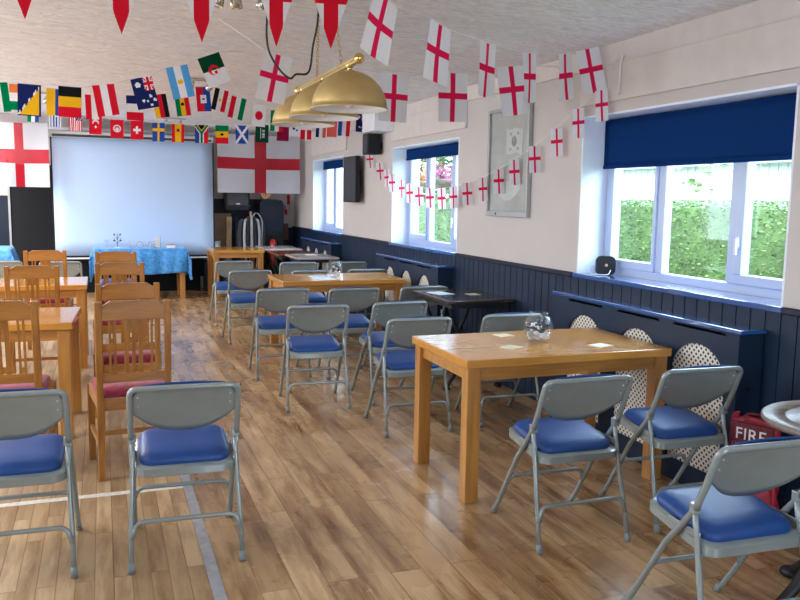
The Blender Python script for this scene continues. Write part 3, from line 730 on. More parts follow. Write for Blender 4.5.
# ------------------------------------------------------------------ fishbowls, mats, papers
def make_bowl():
    t = thing('fishbowl', '', 'bowl', group='fishbowls on the oak tables')
    prof = [(.0, .002), (.045, .002), (.06, .012), (.078, .045), (.0835, .08), (.078, .115), (.06, .142), (.05, .15), (.052, .158), (.056, .165)]
    inn = [(r - .0025 if r > .01 else 0, z + (.003 if z < .02 else 0)) for r, z in prof][::-1]
    g = G(); g.lathe(prof + inn, seg=36); g.build('glass_bowl', M['bowl_glass'], t)
    g = G()
    for k in range(70):
        a = random.uniform(0, 2 * PI); z = random.uniform(.05, .112); r = random.uniform(.2, 1) * (.062 - abs(z - .08) * .35)
        g.ball((r * math.cos(a), r * math.sin(a), z), (random.uniform(.011, .018), random.uniform(.010, .016), random.uniform(.008, .012)), random.choice((0, 0, 0, 0, 0, 0, 1)), 8)
    g.build('filling', [M['pebble'], M['paper']], t)
    g = G()
    for k in range(22):
        a = 2 * PI * k / 22 + random.uniform(-.2, .2); r = random.uniform(.03, .056)
        m = Matrix.Translation((r * math.cos(a), r * math.sin(a), random.uniform(.026, .045))) @ Matrix.Rotation(random.uniform(-.9, .9), 4, 'X') @ Matrix.Rotation(random.uniform(0, 3), 4, 'Z')
        g.box(-.016, .016, -.02, .02, -.001, .001, 0, m)
    g.build('paper_slips', M['paper'], t)
    return t
bowl = make_bowl()
place(bowl, True, (2.305, 3.94, .75), 0, 'round glass fishbowl of paper slips on the front oak table')
place(bowl, False, (2.19, 7.83, .75), .8, 'round glass fishbowl on the second oak table farther back')
def card(name, loc, w, d, rz, m, label, cat, group=None):
    g = G(); g.box(-w / 2, w / 2, -d / 2, d / 2, .0005, .0025); o = g.build(name, m); o.location = loc; o.rotation_euler = (0, 0, rz); return tag(o, label, cat, group)
card('beer_mat', (2.06, 3.80, .75), .11, .085, .5, M['mat_cream'], 'cream card mat near the front edge of the front oak table, left of the fishbowl', 'mat', 'card mats')
card('beer_mat', (2.20, 4.16, .75), .10, .09, .2, M['mat_cream'], 'cream card mat behind the fishbowl at the far edge of the front oak table', 'mat', 'card mats')
card('beer_mat', (2.575, 3.72, .75), .11, .09, .3, M['mat_cream'], 'cream card mat at the window end of the front oak table', 'mat', 'card mats')
card('beer_mat', (2.90, 6.05, .755), .10, .10, .1, M['mat_cream'], 'cream card mat on the black pub table', 'mat', 'card mats')
card('beer_mat', (2.66, 10.7, .76), .14, .14, .1, M['mat_cream'], 'cream card mat on the pale pub table before the mahogany one', 'mat', 'card mats')
card('paper_sheet', (2.03, 7.70, .75), .17, .42, .05, M['blue_paper'], 'pale blue paper sheet lying left of the far fishbowl', 'paper')
card('paper_sheet', (2.66, 6.18, .755), .15, .21, .2, M['blue_paper'], 'pale leaflet on the left side of the black pub table', 'paper')

# ------------------------------------------------------------------ brass three-shade billiard lamp
lx, z_bar = 1.295, 2.275
t = thing('pendant_lamp', 'brass pendant lamp bar with three dome shades hung on chains', 'lamp', (lx, 4.9, 0))
g = G(); g.box(-.016, .016, -.72, .66, z_bar - .02, z_bar + .014); g.box(-.022, .022, -.70, .64, z_bar - .006, z_bar + .002); g.bevel(.004); bar = g.build('bar', M['brass'], t)
for y in (-.735, .675):
    g = G(); g.ball((0, y, z_bar), .028, 0, 18); g.build('finial', M['brass_bright'], t)
for y in (-.56, -.02, .53):
    cz = 2.035; R0 = .208; H0 = .20
    prof = [(R0 * math.cos(a), cz + H0 * math.sin(a)) for a in [PI / 2 * k / 14 for k in range(14)]] + [(.03, cz + H0), (.0, cz + H0 + .002)]
    g = G(); g.lathe([(R0 + .006, cz - .008), (R0 + .006, cz - .001)] + prof, (0, y, 0), 48); sh = g.build('dome_shade', M['brass'], t)
    sh['label'] = 'brass dome shade'
    g = G(); g.lathe([(R0 + .006, cz - .008), (R0 - .004, cz - .007)] + [(max(0, r - .006), z - .006) for r, z in prof[1:]], (0, y, 0), 48); g.build('white_lining', M['shade_white'], sh)
    g = G(); g.tube([(0, y, cz + H0 - .003), (0, y, z_bar - .015)], .013, 10); g.ball((0, y, cz + H0 + .03), .022, 0, 12); g.build('stem', M['brass_bright'], sh)
    g = G(); g.ball((0, y, cz + .04), (.03, .03, .045), 0, 14); g.tube([(0, y, cz + .07), (0, y, cz + .15)], .018, 10); g.build('bulb', M['shade_white'], sh)
def chain(name, a, b, parent):
    a, b = Vector(a), Vector(b); n = int((b - a).length / .026); g = G(); d = (b - a).normalized()
    for i in range(n):
        c = a + (b - a) * (i + .5) / n; u = Vector((1, 0, 0)) if i % 2 else Vector((0, 1, 0)); u = (u - d * u.dot(d)).normalized()
        g.tube([c + u * (.008 * math.cos(k * PI / 4)) + d * (.0165 * math.sin(k * PI / 4)) for k in range(8)], .0024, 5, closed=True)
    return g.build(name, M['brass'], parent)
chain('chain', (0, -.40, z_bar + .012), (-.07, -.48, zc(lx) - .02), t)
chain('chain', (0, .16, z_bar + .012), (-.135, -.40, zc(lx) - .02), t)
for x, y in ((-.07, -.48), (-.135, -.40)): g = G(); g.lathe([(0, -.025), (.018, -.025), (.032, -.008), (.034, .002), (0, .002)], (x, y, zc(lx) + .003), 18); g.build('ceiling_rose', M['brass_bright'], t)
g = G(); g.tube(catmull([(.895, 4.6, 2.6), (.888, 4.6, 2.44), (.905, 4.6, 2.34), (.96, 4.6, 2.255), (1.02, 4.6, 2.21), (1.06, 4.62, 2.238), (1.13, 4.65, 2.25), (1.155, 4.66, 2.30), (1.16, 4.63, 2.40), (1.175, 4.6, 2.50), (1.165, 4.52, 2.58), (1.16, 4.5, 2.63)], 8), .006, 8)
tag(g.build('power_flex', M['cable']), 'black power flex looping down from the ceiling beside the brass lamp', 'cable')

# ceiling spotlights
def spotlight(loc, heads, label):
    t = thing('ceiling_spotlight', label, 'spotlight', loc, 0, 'ceiling spotlight bars')
    g = G(); g.box(-.16, .16, -.015, .015, -.022, -.002); g.bevel(.004); g.build('bar', M['chrome'], t)
    for x, ax, ay in heads:
        m = Matrix.Translation((x, 0, -.03)) @ Matrix.Rotation(ax, 4, 'X') @ Matrix.Rotation(ay, 4, 'Y')
        g = G(); g.lathe([(0, 0), (.012, 0), (.016, -.03), (.03, -.06), (.034, -.105), (.03, -.105), (.026, -.06), (0, -.05)], seg=18, mtx=m); h = g.build('spot_head', M['chrome'], t)
        g = G(); g.ball((0, 0, -.085), .024, 0, 12); bmesh.ops.transform(g.bm, matrix=m, verts=g.bm.verts); g.build('bulb', M['shade_white'], h)
spotlight((.74, 4.4, zc(.74)), [(-.12, 0, .3), (-.06, .1, -.12), (.13, .2, .5)], 'chrome spotlight bar on the ceiling above the brass lamp flex')
spotlight((.95, 8.0, zc(.95)), [(-.1, .4, .5), (.1, .3, .9)], 'chrome spotlight bar on the ceiling behind the striped blue and white flag')
spotlight((-.66, 10.4, zc(-.66)), [(-.1, .4, -.4), (.1, .3, .3)], 'chrome spotlight bar on the ceiling at left behind the world flags')
spotlight((1.0, 12.1, zc(1.0)), [(-.1, .4, .5), (.1, .3, .3)], 'chrome spotlight bar on the ceiling farther back, beside the German flag')

# ------------------------------------------------------------------ wall furniture
t = thing('wall_speaker', 'small black loudspeaker on the right wall under the white box', 'loudspeaker', (W, 9.18, 0))
g = G(); g.box(-.19, -.03, -.11, .11, 2.06, 2.30); g.bevel(.008); g.build('cabinet', M['black'], t)
g = G(); g.box(-.196, -.188, -.09, .09, 2.08, 2.28); g.build('grille', M['dark_grey'], t)
g = G(); g.box(-.03, 0, -.05, .05, 2.12, 2.2); g.build('bracket', M['black'], t)
t = thing('junction_box', 'white box high on the right wall above the small black loudspeaker', 'box', (W, 8.78, 0))
g = G(); g.box(-.25, 0, -.10, .34, 2.30, 2.53); g.bevel(.008); g.build('casing', M['white'], t)
g = G(); g.box(-.256, -.248, -.06, .30, 2.33, 2.50); g.build('front_cover', M['white'], t)
t = thing('wall_screen', 'black flat panel mounted on the wall beside the farthest window', 'screen', (W, 10.05, 0))
g = G(); g.box(-.125, -.065, -.28, .28, 1.49, 2.075); g.bevel(.006); g.build('casing', M['black_gloss'], t)
g = G(); g.box(-.128, -.123, -.265, .265, 1.505, 2.06); g.build('display', M['dark_grey'], t)
g = G(); g.box(-.065, 0, -.1, .1, 1.7, 1.9); g.build('bracket', M['black'], t)
# glazed notice board
t = thing('notice_board', 'tall grey framed notice board with a faded white flag emblem', 'notice board', (W, 5.89, 0))
y0, y1, z0, z1 = -.352, .352, 1.41, 2.29
g = G(); k = .028
for q in ((y0, y1, z0, z0 + k * 1.6), (y0, y1, z1 - k, z1), (y0, y0 + k, z0 + k * 1.6, z1 - k), (y1 - k, y1, z0 + k * 1.6, z1 - k)): g.box(-.04, -.002, *q)
g.bevel(.004); g.build('frame', M['frame_grey'], t)
g = G(); g.box(-.016, -.002, y0 + k, y1 - k, z0 + k, z1 - k); bk = g.build('backing', M['pin_board'], t)
g = G(); g.prism([(-.23, 2.10), (-.10, 2.12), (.0, 2.11), (.05, 2.125), (.05, 1.92), (-.02, 1.91), (-.12, 1.925), (-.22, 1.90)], 'x', -.0185, -.0165); em = g.build('emblem', M['emblem_white'], bk)
g = G(); n = 20; m_ = Matrix.Translation((-.019, -.085, 2.015)) @ Matrix.Rotation(PI / 2, 4, 'Y')
g.lathe([(0, .001), (.042, .001), (.042, -.001), (0, -.001)], seg=24, mtx=m_)
for a in range(4):
    c, s_ = math.cos(PI / 4 + a * PI / 2), math.sin(PI / 4 + a * PI / 2)
    g.box(-.0205, -.0185, -.085 + c * .085 - .014, -.085 + c * .085 + .014, 2.015 + s_ * .085 - .011, 2.015 + s_ * .085 + .011)
g.build('emblem_mark', M['emblem_grey'], em)
g = G(); g.grid(lambda u, v: Vector((-.0175, -.2 + .42 * u, 1.63 - .09 * math.sin(PI * u) + .16 * v * (.5 + .5 * math.sin(PI * u)))), 16, 4); g.build('faded_shape', M['emblem_white'], bk)
g = G(); g.box(-.031, -.028, y0 + k, y1 - k, z0 + k, z1 - k); g.build('glass_door', M['clear'], t)
g = G(); g.tube([(-.045, .16, z0 + .022), (-.03, .16, z0 + .022)], .008, 10); g.build('lock', M['black'], t)
# square black speaker with a cable on the near window sill
t = thing('square_speaker', 'small square black speaker with a pale button on the near window sill', 'speaker', (3.235, 4.66, ZS + .004), math.radians(-24))
g = G(); vs = g.prism(rrect(.13, .13, .035, 6, 0, .065), 'y', -.022, .022); g.bevel(.005, 2, .8); g.build('body', M['black'], t, smooth_angle=.6)
g = G(); m_ = Matrix.Translation((0, -.023, .067)) @ Matrix.Rotation(PI / 2, 4, 'X'); g.lathe([(0, .002), (.011, .002), (.011, -.002), (0, -.002)], seg=20, mtx=m_); g.build('button', M['salmon'], t)
g = G(); g.tube(catmull([(.03, -.03, .035), (.015, -.05, .012), (-.01, -.06, .006), (-.06, -.05, .006), (-.10, -.03, .01), (-.115, 0, .03), (-.09, .01, .055), (-.05, .02, .05)], 8), .0035, 6); g.build('lead', M['cord'], t)
# white hook and cord above the near window
t = thing('dangling_string', 'short white string dangling from a hook above the near window', 'string', (W - .02, 4.39, 2.46))
g = G(); g.tube([(.02, 0, .0), (-.01, 0, 0), (-.012, 0, .012)], .004, 6); g.build('hook', M['white'], t)
g = G(); g.tube(catmull([(-.01, 0, 0), (-.015, .01, -.06), (-.015, .015, -.16), (-.01, .02, -.24)], 6), .006, 6); g.build('thick_strand', M['cord'], t)
g = G(); g.tube(catmull([(-.01, 0, 0), (-.02, .05, -.02), (-.02, .08, -.08)], 6), .003, 6); g.build('loose_end', M['cord'], t)

# ------------------------------------------------------------------ projection screen
t = thing('projector_screen', 'large white pull-down projection screen hanging before the back wall', 'projection screen', (.487, 13.12, 0))
g = G(); g.box(-1.25, 1.19, -.05, .05, 2.375, 2.465); g.bevel(.012); g.build('case', M['screen_case'], t)
for x in (-1.0, 1.0): g = G(); g.box(x - .02, x + .02, .045, .677, 2.425, 2.455); g.build('bracket', M['white'], t)
g = G(); g.box(-1.16, 1.15, -.056, -.05, 2.385, 2.42); g.build('case_slot', M['dark_grey'], t)
g = G(); g.grid(lambda u, v: Vector((-1.172 + 2.344 * u, .004 * math.sin(3 * u) * v, 2.38 - 1.775 * v)), 12, 8); o = g.build('fabric', M['screen'], t); s = o.modifiers.new('thickness', 'SOLIDIFY'); s.thickness = .002
g = G(); g.box(-1.19, -1.172, -.004, .004, .60, 2.38); g.box(1.172, 1.19, -.004, .004, .60, 2.38); g.box(-1.19, 1.19, -.005, .005, .578, .606); g.build('black_border', M['black'], t)
g = G(); g.box(-1.19, 1.19, -.014, .014, .553, .578); g.bevel(.004); g.build('bottom_bar', M['white'], t)
# stage front board below the screen
g = G(); g.box(-.7, 1.48, 13.45, 13.5, 0, .55); tag(g.build('stage_front', M['black_void']), 'black board standing behind the far tables below the screen', 'board')

# things on the blue cloth
def cl_obj(name, x, label, cat, y=12.46): return thing(name, label, cat, (x, y, .760))
t = cl_obj('wine_glass', .045, 'clear stemmed glass at the left end of the blue cloth', 'glass')
g = G(); g.lathe([(0, .001), (.032, .001), (.03, .004), (.005, .01), (.004, .05), (.02, .065), (.033, .09), (.034, .125), (.032, .125), (.03, .09), (0, .065)], seg=20); g.build('glass', M['bowl_glass'], t)
t = cl_obj('ornament', .19, 'spindly dark ornament with leaves standing on the blue cloth', 'ornament')
g = G(); g.lathe([(0, 0), (.035, 0), (.03, .012), (.008, .02), (0, .02)], seg=16); g.build('base', M['paper'], t)
g = G(); g.tube([(0, 0, .02), (0, 0, .22)], .004, 6)
for s in (-1, 1):
    g.tube(catmull([(0, 0, .06), (s * .03, 0, .11), (s * .045, 0, .15)], 5), .003, 5); g.tube(catmull([(0, 0, .12), (s * .02, 0, .17), (s * .04, 0, .20)], 5), .003, 5)
    g.ball((s * .045, 0, .112), (.016, .005, .012), 0, 8); g.ball((s * .042, 0, .20), (.012, .005, .014), 0, 8)
g.build('stem', M['dark_grey'], t)
for ch, x in zip('LOVE', (.40, .50, .605, .70)):
    t = thing('letter_ornament', f'wire letter {ch} of the word LOVE standing on the blue cloth', 'letter', (x, 12.46, .761), 0, 'LOVE letters')
    g = G(); w, h = .075, .10
    paths = {'L': [[(-w / 2, h), (-w / 2, 0.005), (w / 2, 0.005)]], 'O': [[(w * .62 * math.cos(a), h / 2 + h * .46 * math.sin(a)) for a in [2 * PI * k / 20 for k in range(21)]]], 'V': [[(-w / 2, h), (0, .005), (w / 2, h)]], 'E': [[(w / 2, h), (-w / 2, h), (-w / 2, .005), (w / 2, .005)], [(-w / 2, h / 2), (w * .3, h / 2)]]}[ch]
    for p in paths: g.tube([(a, 0, b) for a, b in p], .0065, 6)
    g.build('wire_letter', M['frame_grey'], t)
t = cl_obj('greeting_card', .80, 'white folded card standing behind the LOVE letters', 'card', 12.56)
g = G(); g.bar((-.04, 0, 0), (-.04, .0, .155), .001, .08, 0, (1, 0, 0)); g.box(-.075, -.001, .0, .003, 0, .15); g.box(-.001, .001, -.05, .003, 0, .17, 1); g.build('card_sheet', [M['paper'], M['dark_grey']], t)
g = G(); g.box(-.06, .06, -.04, .04, 0, .05); g.box(-.06, .06, -.042, .042, .035, .052, 1); g.bevel(.002); o = g.build('gift_box', [M['paper'], M['red_paint']]); o.location = (.945, 12.5, .761); tag(o, 'low white box with red lid at the right end of the blue cloth', 'box')

# ------------------------------------------------------------------ far right corner: loudspeaker on a stand, boards, folded parasols, cupboard
t = thing('loudspeaker', 'large black loudspeaker on a stand half hidden by the hanging flag', 'loudspeaker', (2.06, 13.30, 0))
def spk(u, v):
    pass
g = G(); A = g.prism([(-.19, 1.36), (-.165, 1.32), (.165, 1.32), (.19, 1.36), (.19, 1.80), (.16, 1.93), (-.16, 1.93), (-.19, 1.80)], 'y', -.15, .15); g.bevel(.02, 3); g.build('cabinet', M['black'], t, smooth_angle=.5)
g = G(); g.prism([(-.165, 1.40), (.165, 1.40), (.165, 1.78), (.14, 1.89), (-.14, 1.89), (-.165, 1.78)], 'y', -.162, -.148); g.bevel(.008); gr = g.build('grille', M['dark_grey'], t)
g = G(); g.box(-.03, .03, -.166, -.161, 1.415, 1.43); g.build('badge', M['rivet'], gr)
t = thing('speaker_stand', 'black tripod stand under the large loudspeaker', 'stand', (2.06, 13.30, 0))
g = G(); g.tube([(0, 0, .1), (0, 0, 1.32)], .02, 12); g.build('pole', M['navy_dark'], t)
for k in range(3):
    a = math.radians(90 + 120 * k); g = G(); g.tube([(0, 0, .45), (.2 * math.cos(a), .2 * math.sin(a), .012)], .011, 8); g.build('leg', M['black'], t)
g = G(); g.tube([(0, 0, .42), (0, 0, .5)], .03, 12); g.build('collar', M['black'], t)
g = G(); g.box(-.20, .20, -.012, .012, 0, 1.26, 0, Matrix.Rotation(-.05, 4, 'X')); o = g.build('board', M['beige']); o.location = (1.83, 13.66, 0); tag(o, 'beige board leaning on the back wall beside the screen', 'board')
g = G(); g.bar((0, 0, 0), (.05, .12, 1.2), .085, .03); o = g.build('plank', M['plank']); o.location = (1.93, 13.47, 0); tag(o, 'pale upright wooden plank in front of the beige board', 'plank')
g = G(); g.lathe([(0, 0), (.10, 0), (.12, .30), (.125, .30), (.115, .02), (0, .02)], (0, 0, 0), 20); t = g.build('bin', M['frame_grey']); t.location = (1.67, 13.3, .52); tag(t, 'grey tub at the foot of the beige board', 'bin')
g = G(); g.box(-.15, .15, -.12, .12, 0, .52); o = g.build('crate', M['navy_dark']); o.location = (1.67, 13.3, 0); tag(o, 'dark crate carrying the grey tub beside the screen', 'crate')
# folded striped canvas chairs
t = thing('folded_parasol', 'folded black and white striped canvas parasol in the far corner', 'parasol', (2.27, 13.18, 0))
for k in range(7):
    x = -.16 + .055 * k; zt = 1.28 - .012 * (k - 3) ** 2
    zt -= .05
    p = catmull([(x * .5, -.05 * (k % 2), .25), (x * 1.1, -.06 * (k % 2), .75), (x, -.05 * (k % 2), 1.12), (x * .55, 0, zt)], 6)
    g = G(); g.tube(p, [(.010 if k % 2 else .03) + .012 * math.sin(PI * i / (len(p) - 1)) for i in range(len(p))], 8); g.build('canvas_fold', M['stripe_white'] if k in (1, 3, 5) else M['stripe_dark'], t)
g = G(); g.tube(fillet([(-.02, -.09, .66), (.0, -.1, 1.22), (.08, -.1, 1.30), (.17, -.1, 1.18), (.16, -.1, .7)], .08), .007, 8); g.build('white_rim', M['stripe_white'], t)
g = G(); g.tube([(0, 0, 0), (0, 0, 1.3)], .018, 10); g.build('pole', M['plank'], t)
t = thing('cupboard', 'dark navy cupboard with a rounded top in the far corner', 'cupboard', (2.64, 13.5, 0))
g = G(); g.prism([(-.2, 0), (.2, 0), (.2, 1.42), (.17, 1.49), (-.17, 1.49), (-.2, 1.42)], 'y', -.2, .2); g.bevel(.012); g.build('carcass', M['navy_dark'], t)
g = G(); g.box(-.17, .17, -.212, -.198, .97, 1.40); g.bevel(.006); dr = g.build('door', M['navy_dark'], t)
g = G(); g.box(-.17, .17, -.212, -.198, .1, .93); g.bevel(.006); dr = g.build('door', M['black'], t)
g = G(); g.box(.12, .14, -.225, -.212, .5, .6); g.build('handle', M['chrome'], dr)
g = G(); g.lathe([(0, 0), (.06, 0), (.07, .015), (.07, .07), (.05, .1), (.02, .125), (0, .13)], seg=20); o = g.build('jar', M['leaf_light']); o.location = (2.56, 13.5, 1.49); tag(o, 'small green jar on top of the dark cupboard', 'jar')
t = thing('fire_extinguisher', 'small red fire extinguisher hung on the front of the dark cupboard', 'fire extinguisher', (2.64, 13.215, .0))
g = G(); g.lathe([(0, .40), (.055, .40), (.06, .42), (.06, .78), (.045, .83), (.018, .85), (0, .85)], seg=20); g.build('cylinder', M['red_paint'], t)
g = G(); g.box(-.015, .045, -.012, .012, .85, .9); g.build('valve', M['black'], t)
g = G(); g.box(-.04, .04, -.03, .03, -.14, .14); g.bevel(.006); o = g.build('wall_box', M['brown']); o.location = (2.97, 13.735, .95); tag(o, 'small brown box fixed low on the far corner wall', 'box')
t = thing('bunting_tail', 'bundle of small red flags hanging in the far corner', 'bunting', (3.0, 13.79, 1.45))
for k in range(3): g = G(); g.grid(lambda u, v: Vector(((u - .5) * .05 + .02 * (k - 1), -.02 * k + .01 * math.sin(6 * u + k), -.05 + .09 * k - .16 * v)), 5, 6); g.build('flag', F['red'] if k != 1 else F['white'], t)
g = G(); g.tube([(0, -.02, .20), (0, .015, .20)], .006, 8); g.build('hook', M['chrome'], t); g = G(); g.tube([(0, -.02, .20), (0, -.02, .1)], .002, 6); g.build('cord', M['cord'], t)
t = thing('wall_plaque', 'round painted plaque peeking from behind the hanging red cross flag', 'plaque', (2.50, 13.10, 1.59))
m_ = Matrix.Rotation(PI / 2, 4, 'X'); g = G(); g.lathe([(0, .01), (.07, .01), (.085, .0), (.07, -.008), (0, -.008)], seg=24, mtx=m_); g.build('disc', M['plank'], t)
g = G(); g.lathe([(.045, .016), (.05, .016), (.05, .008), (.045, .008)], seg=20, mtx=m_); g.ball((0, -.016, .0), (.02, .006, .02), 0, 10); g.build('painted_ring', M['red_paint'], t)

# ------------------------------------------------------------------ flags
def star(u, v, cu, cv, r, asp): return (u - cu) ** 2 + ((v - cv) * asp) ** 2 < r * r
def flag_col(k, u, v):
    """colour of a flag hung by its short side at (u across, v down)"""
    asp = 1.45
    if k == 'england':
        return 'pinkred' if abs(u - .5) < .085 or abs(v - .47) < .062 else 'white'
    if k == 'nigeria': return 'green' if u < .36 or u > .66 else 'white'
    if k == 'bosnia':
        d = (1 - u) - v
        if u > .93 or v > .95: return 'navy'
        if abs(d) < .05: return 'white' if int((u * 9)) % 2 == 0 else 'navy'
        return 'yellow' if d < 0 else 'navy'
    if k == 'belgium': return ('black', 'yellow', 'red')[min(2, int(v * 3))]
    if k == 'austria': return ('red', 'white', 'red')[min(2, int(u * 3))]
    if k == 'australia':
        if u > .54 and v < .44:
            a, b = (u - .54) / .46, v / .44
            if abs(a - .5) < .12 or abs(b - .5) < .12: return 'red'
            if abs(a - .5) < .2 or abs(b - .5) < .2: return 'white'
            if min(abs(a - b), abs(a + b - 1)) < .1: return 'red'
            return 'white' if min(abs(a - b), abs(a + b - 1)) < .2 else 'blue'
        for c in ((.27, .22, .13), (.72, .62, .07), (.36, .74, .07), (.55, .76, .045), (.68, .9, .07), (.88, .76, .07)):
            if star(u, v, *c, asp): return 'white'
        return 'navy'
    if k == 'argentina': return 'yellow' if star(u, v, .5, .5, .11, asp) else ('sky', 'white', 'sky')[min(2, int(u * 3))]
    if k == 'algeria':
        if star(u, v, .5, .5, .24, asp) and not star(u, v, .54, .55, .17, asp): return 'red'
        if star(u, v, .56, .58, .07, asp): return 'red'
        return 'darkgreen' if v < .5 else 'white'
    if k == 'ireland': return ('orange', 'white', 'green')[min(2, int(v * 3))]
    if k == 'colombia': return 'yellow' if u < .6 else ('blue' if u < .8 else 'red')
    if k == 'poland': return 'red' if u < .45 else 'white'
    if k == 'netherlands': return ('navy', 'white', 'red')[min(2, int(v * 3))]
    if k == 'germany': return ('yellow', 'red', 'black')[min(2, int(u * 3))]
    if k == 'ghana': return 'black' if star(u, v, .5, .5, .12, asp) else ('green', 'yellow', 'red')[min(2, int(u * 3))]
    if k == 'haiti': return ('black' if star(u, v, .5, .5, .07, asp) else 'white') if abs(u - .5) < .2 and abs(v - .5) < .17 else ('red' if u < .5 else 'blue')
    if k == 'egypt': return 'yellow' if star(u, v, .5, .5, .1, asp) else ('black', 'white', 'red')[min(2, int(u * 3))]
    if k == 'hungary': return ('red', 'white', 'green')[min(2, int(u * 3))]
    if k == 'mexico': return 'orange' if star(u, v, .5, .5, .1, asp) else ('green', 'white', 'red')[min(2, int(u * 3))]
    if k == 'japan': return 'red' if star(u, v, .5, .5, .29, asp) else 'white'
    if k == 'romania': return ('green', 'white', 'blue')[min(2, int(u * 3))]
    if k == 'uruguay': return 'white' if (v < .42 and u > .5) else ('blue' if int(u * 9) % 2 else 'white')
    if k == 'usa':
        if u > .46 and v < .42: return 'white' if (int(u * 20) + int(v * 20)) % 4 == 0 else 'navy'
        return 'red' if int(u * 13) % 2 == 0 else 'white'
    if k == 'turkey':
        if star(u, v, .5, .38, .25, asp) and not star(u, v, .5, .44, .2, asp): return 'white'
        return 'white' if star(u, v, .5, .6, .09, asp) else 'red'
    if k == 'tunisia':
        if star(u, v, .5, .5, .29, asp): return 'red' if (star(u, v, .5, .5, .2, asp) and not star(u, v, .5, .54, .14, asp)) else 'white'
        return 'red'
    if k == 'switzerland': return 'white' if (abs(u - .5) < .09 and abs(v - .5) < .2) or (abs(u - .5) < .29 and abs(v - .5) < .065) else 'red'
    if k == 'sweden': return 'yellow' if abs(u - .5) < .1 or abs(v - .38) < .075 else 'blue'
    if k == 'spain': return ('maroon' if star(u, v, .5, .36, .13, asp) else 'yellow') if .25 < u < .75 else 'red'
    if k == 'southafrica':
        a = abs(u - .5); w = a - max(0, (.42 - v) * 1.1)
        d = abs(a - max(0, (.46 - v) * 1.05)) if v < .46 else a
        if d < .10: return 'green'
        if d < .17: return 'yellow' if (v < .46 and a < (.46 - v) * 1.05) else 'white'
        if v < .46 and a < (.46 - v) * 1.05: return 'black'
        return 'blue' if u < .5 else 'red'
    if k == 'senegal': return 'black' if star(u, v, .5, .5, .12, asp) else ('green', 'yellow', 'red')[min(2, int(v * 3))]
    if k == 'scotland': return 'white' if min(abs(u - v), abs(u + v - 1)) < .12 else 'blue'
    if k == 'saudi': return 'white' if (.36 < u < .43 and .2 < v < .8) or (.5 < u < .7 and .25 < v < .75 and int(v * 24) % 2) else 'darkgreen'
    if k == 'qatar': return 'white' if v < .3 + .05 * (int(u * 10) % 2) and u < .4 else 'maroon'
    if k == 'portugal': return 'blue' if star(u, v, .4, .45, .13, asp) or star(u, v, .68, .55, .1, asp) else 'white'
    if k == 'denmark': return 'white' if abs(u - .5) < .08 or abs(v - .36) < .06 else 'red'
    if k == 'france': return ('navy', 'white', 'salmon')[min(2, int(u * 3))]
    if k == 'china': return 'yellow' if star(u, v, .75, .25, .09, asp) else 'salmon'
    if k == 'netherlands_v': return ('blue', 'white', 'red')[min(2, int(u * 3))]
    if k == 'norway':
        if abs(u - .5) < .07 or abs(v - .38) < .05: return 'navy'
        return 'white' if abs(u - .5) < .15 or abs(v - .38) < .11 else 'red'
    return 'white'
LONG = {'nigeria': 'green and white flag of Nigeria', 'southafrica': 'flag of South Africa', 'usa': 'stars and stripes flag', 'netherlands_v': 'flag of the Netherlands hung sideways', 'saudi': 'green flag with white sword', 'england': 'white flag with red cross'}
FK = list(F.keys()); FI = {k: i for i, k in enumerate(FK)}
def make_flag(kind, centre, w, h, ang, tv, parent, sway=0.0, turn=0.0):
    """cloth rectangle hung from its top edge; tv = horizontal unit vector left to right, ang = sway of the lower edge in degrees"""
    tv = Vector((tv[0], tv[1], 0)).normalized(); nv = Vector((tv.y, -tv.x, 0)); c = Vector(centre); a = math.radians(ang)
    dn = tv * math.sin(a) + Vector((0, 0, -math.cos(a))); ac = tv * math.cos(a) + Vector((0, 0, math.sin(a)))
    ph = random.uniform(0, 6)
    if kind == 'england': ub = [0, .14, .28, .415, .585, .72, .86, 1]; vb = [0, .1, .2, .3, .408, .532, .65, .77, .88, 1]
    else: ub = [i / 24 for i in range(25)]; vb = [i / 30 for i in range(31)]
    g = G(); used = sorted({FI[flag_col(kind, (p + q) / 2, (r + s) / 2)] for p, q in zip(ub, ub[1:]) for r, s in zip(vb, vb[1:])}); remap = {m: i for i, m in enumerate(used)}
    V = [[g.bm.verts.new(c + ac * ((u - .5) * w) + dn * ((v - .5) * h) + nv * (.05 * w * math.sin(3.2 * u + ph + 1.5 * v) * (.3 + v))) for u in ub] for v in vb]
    for j in range(len(vb) - 1):
        for i in range(len(ub) - 1):
            f = g.bm.faces.new((V[j][i], V[j][i + 1], V[j + 1][i + 1], V[j + 1][i])); f.smooth = True
            f.material_index = remap[FI[flag_col(kind, (ub[i] + ub[i + 1]) / 2, (vb[j] + vb[j + 1]) / 2)]]
    o = g.build('flag', [F[FK[m]] for m in used], parent, fix=False)
    if kind != 'england': o['label'] = LONG.get(kind, 'flag of ' + kind.capitalize())
    top = c - dn * (h * .5)
    return [top - ac * (w / 2), top + ac * (w / 2)]
def bunting(label, group, ends, flags, tv, face=None, cord=.003):
    t = thing('bunting', label, 'bunting', (0, 0, 0), 0, group)
    pts = [Vector(ends[0])]
    for n_, (k, x, y, z, w, h, a, *own) in enumerate(flags):
        fv = own[0] if own else face
        if face and not own: b_ = random.uniform(-.35, .35); fv = (face[0] * math.cos(b_) - face[1] * math.sin(b_), face[0] * math.sin(b_) + face[1] * math.cos(b_))
        q = make_flag(k, (x, y, z), w, h, a, fv or tv, t)
        pts += [(q[0] + q[1]) / 2] if face else q
    pts.append(Vector(ends[1]))
    d = Vector((tv[0], tv[1], 0)).normalized(); ordered = [pts[0]] + sorted(pts[1:-1], key=lambda p: p.dot(d)) + [pts[-1]]
    g = G(); g.tube(ordered, cord, 6); g.build('cord', M['cord'], t)
    return t
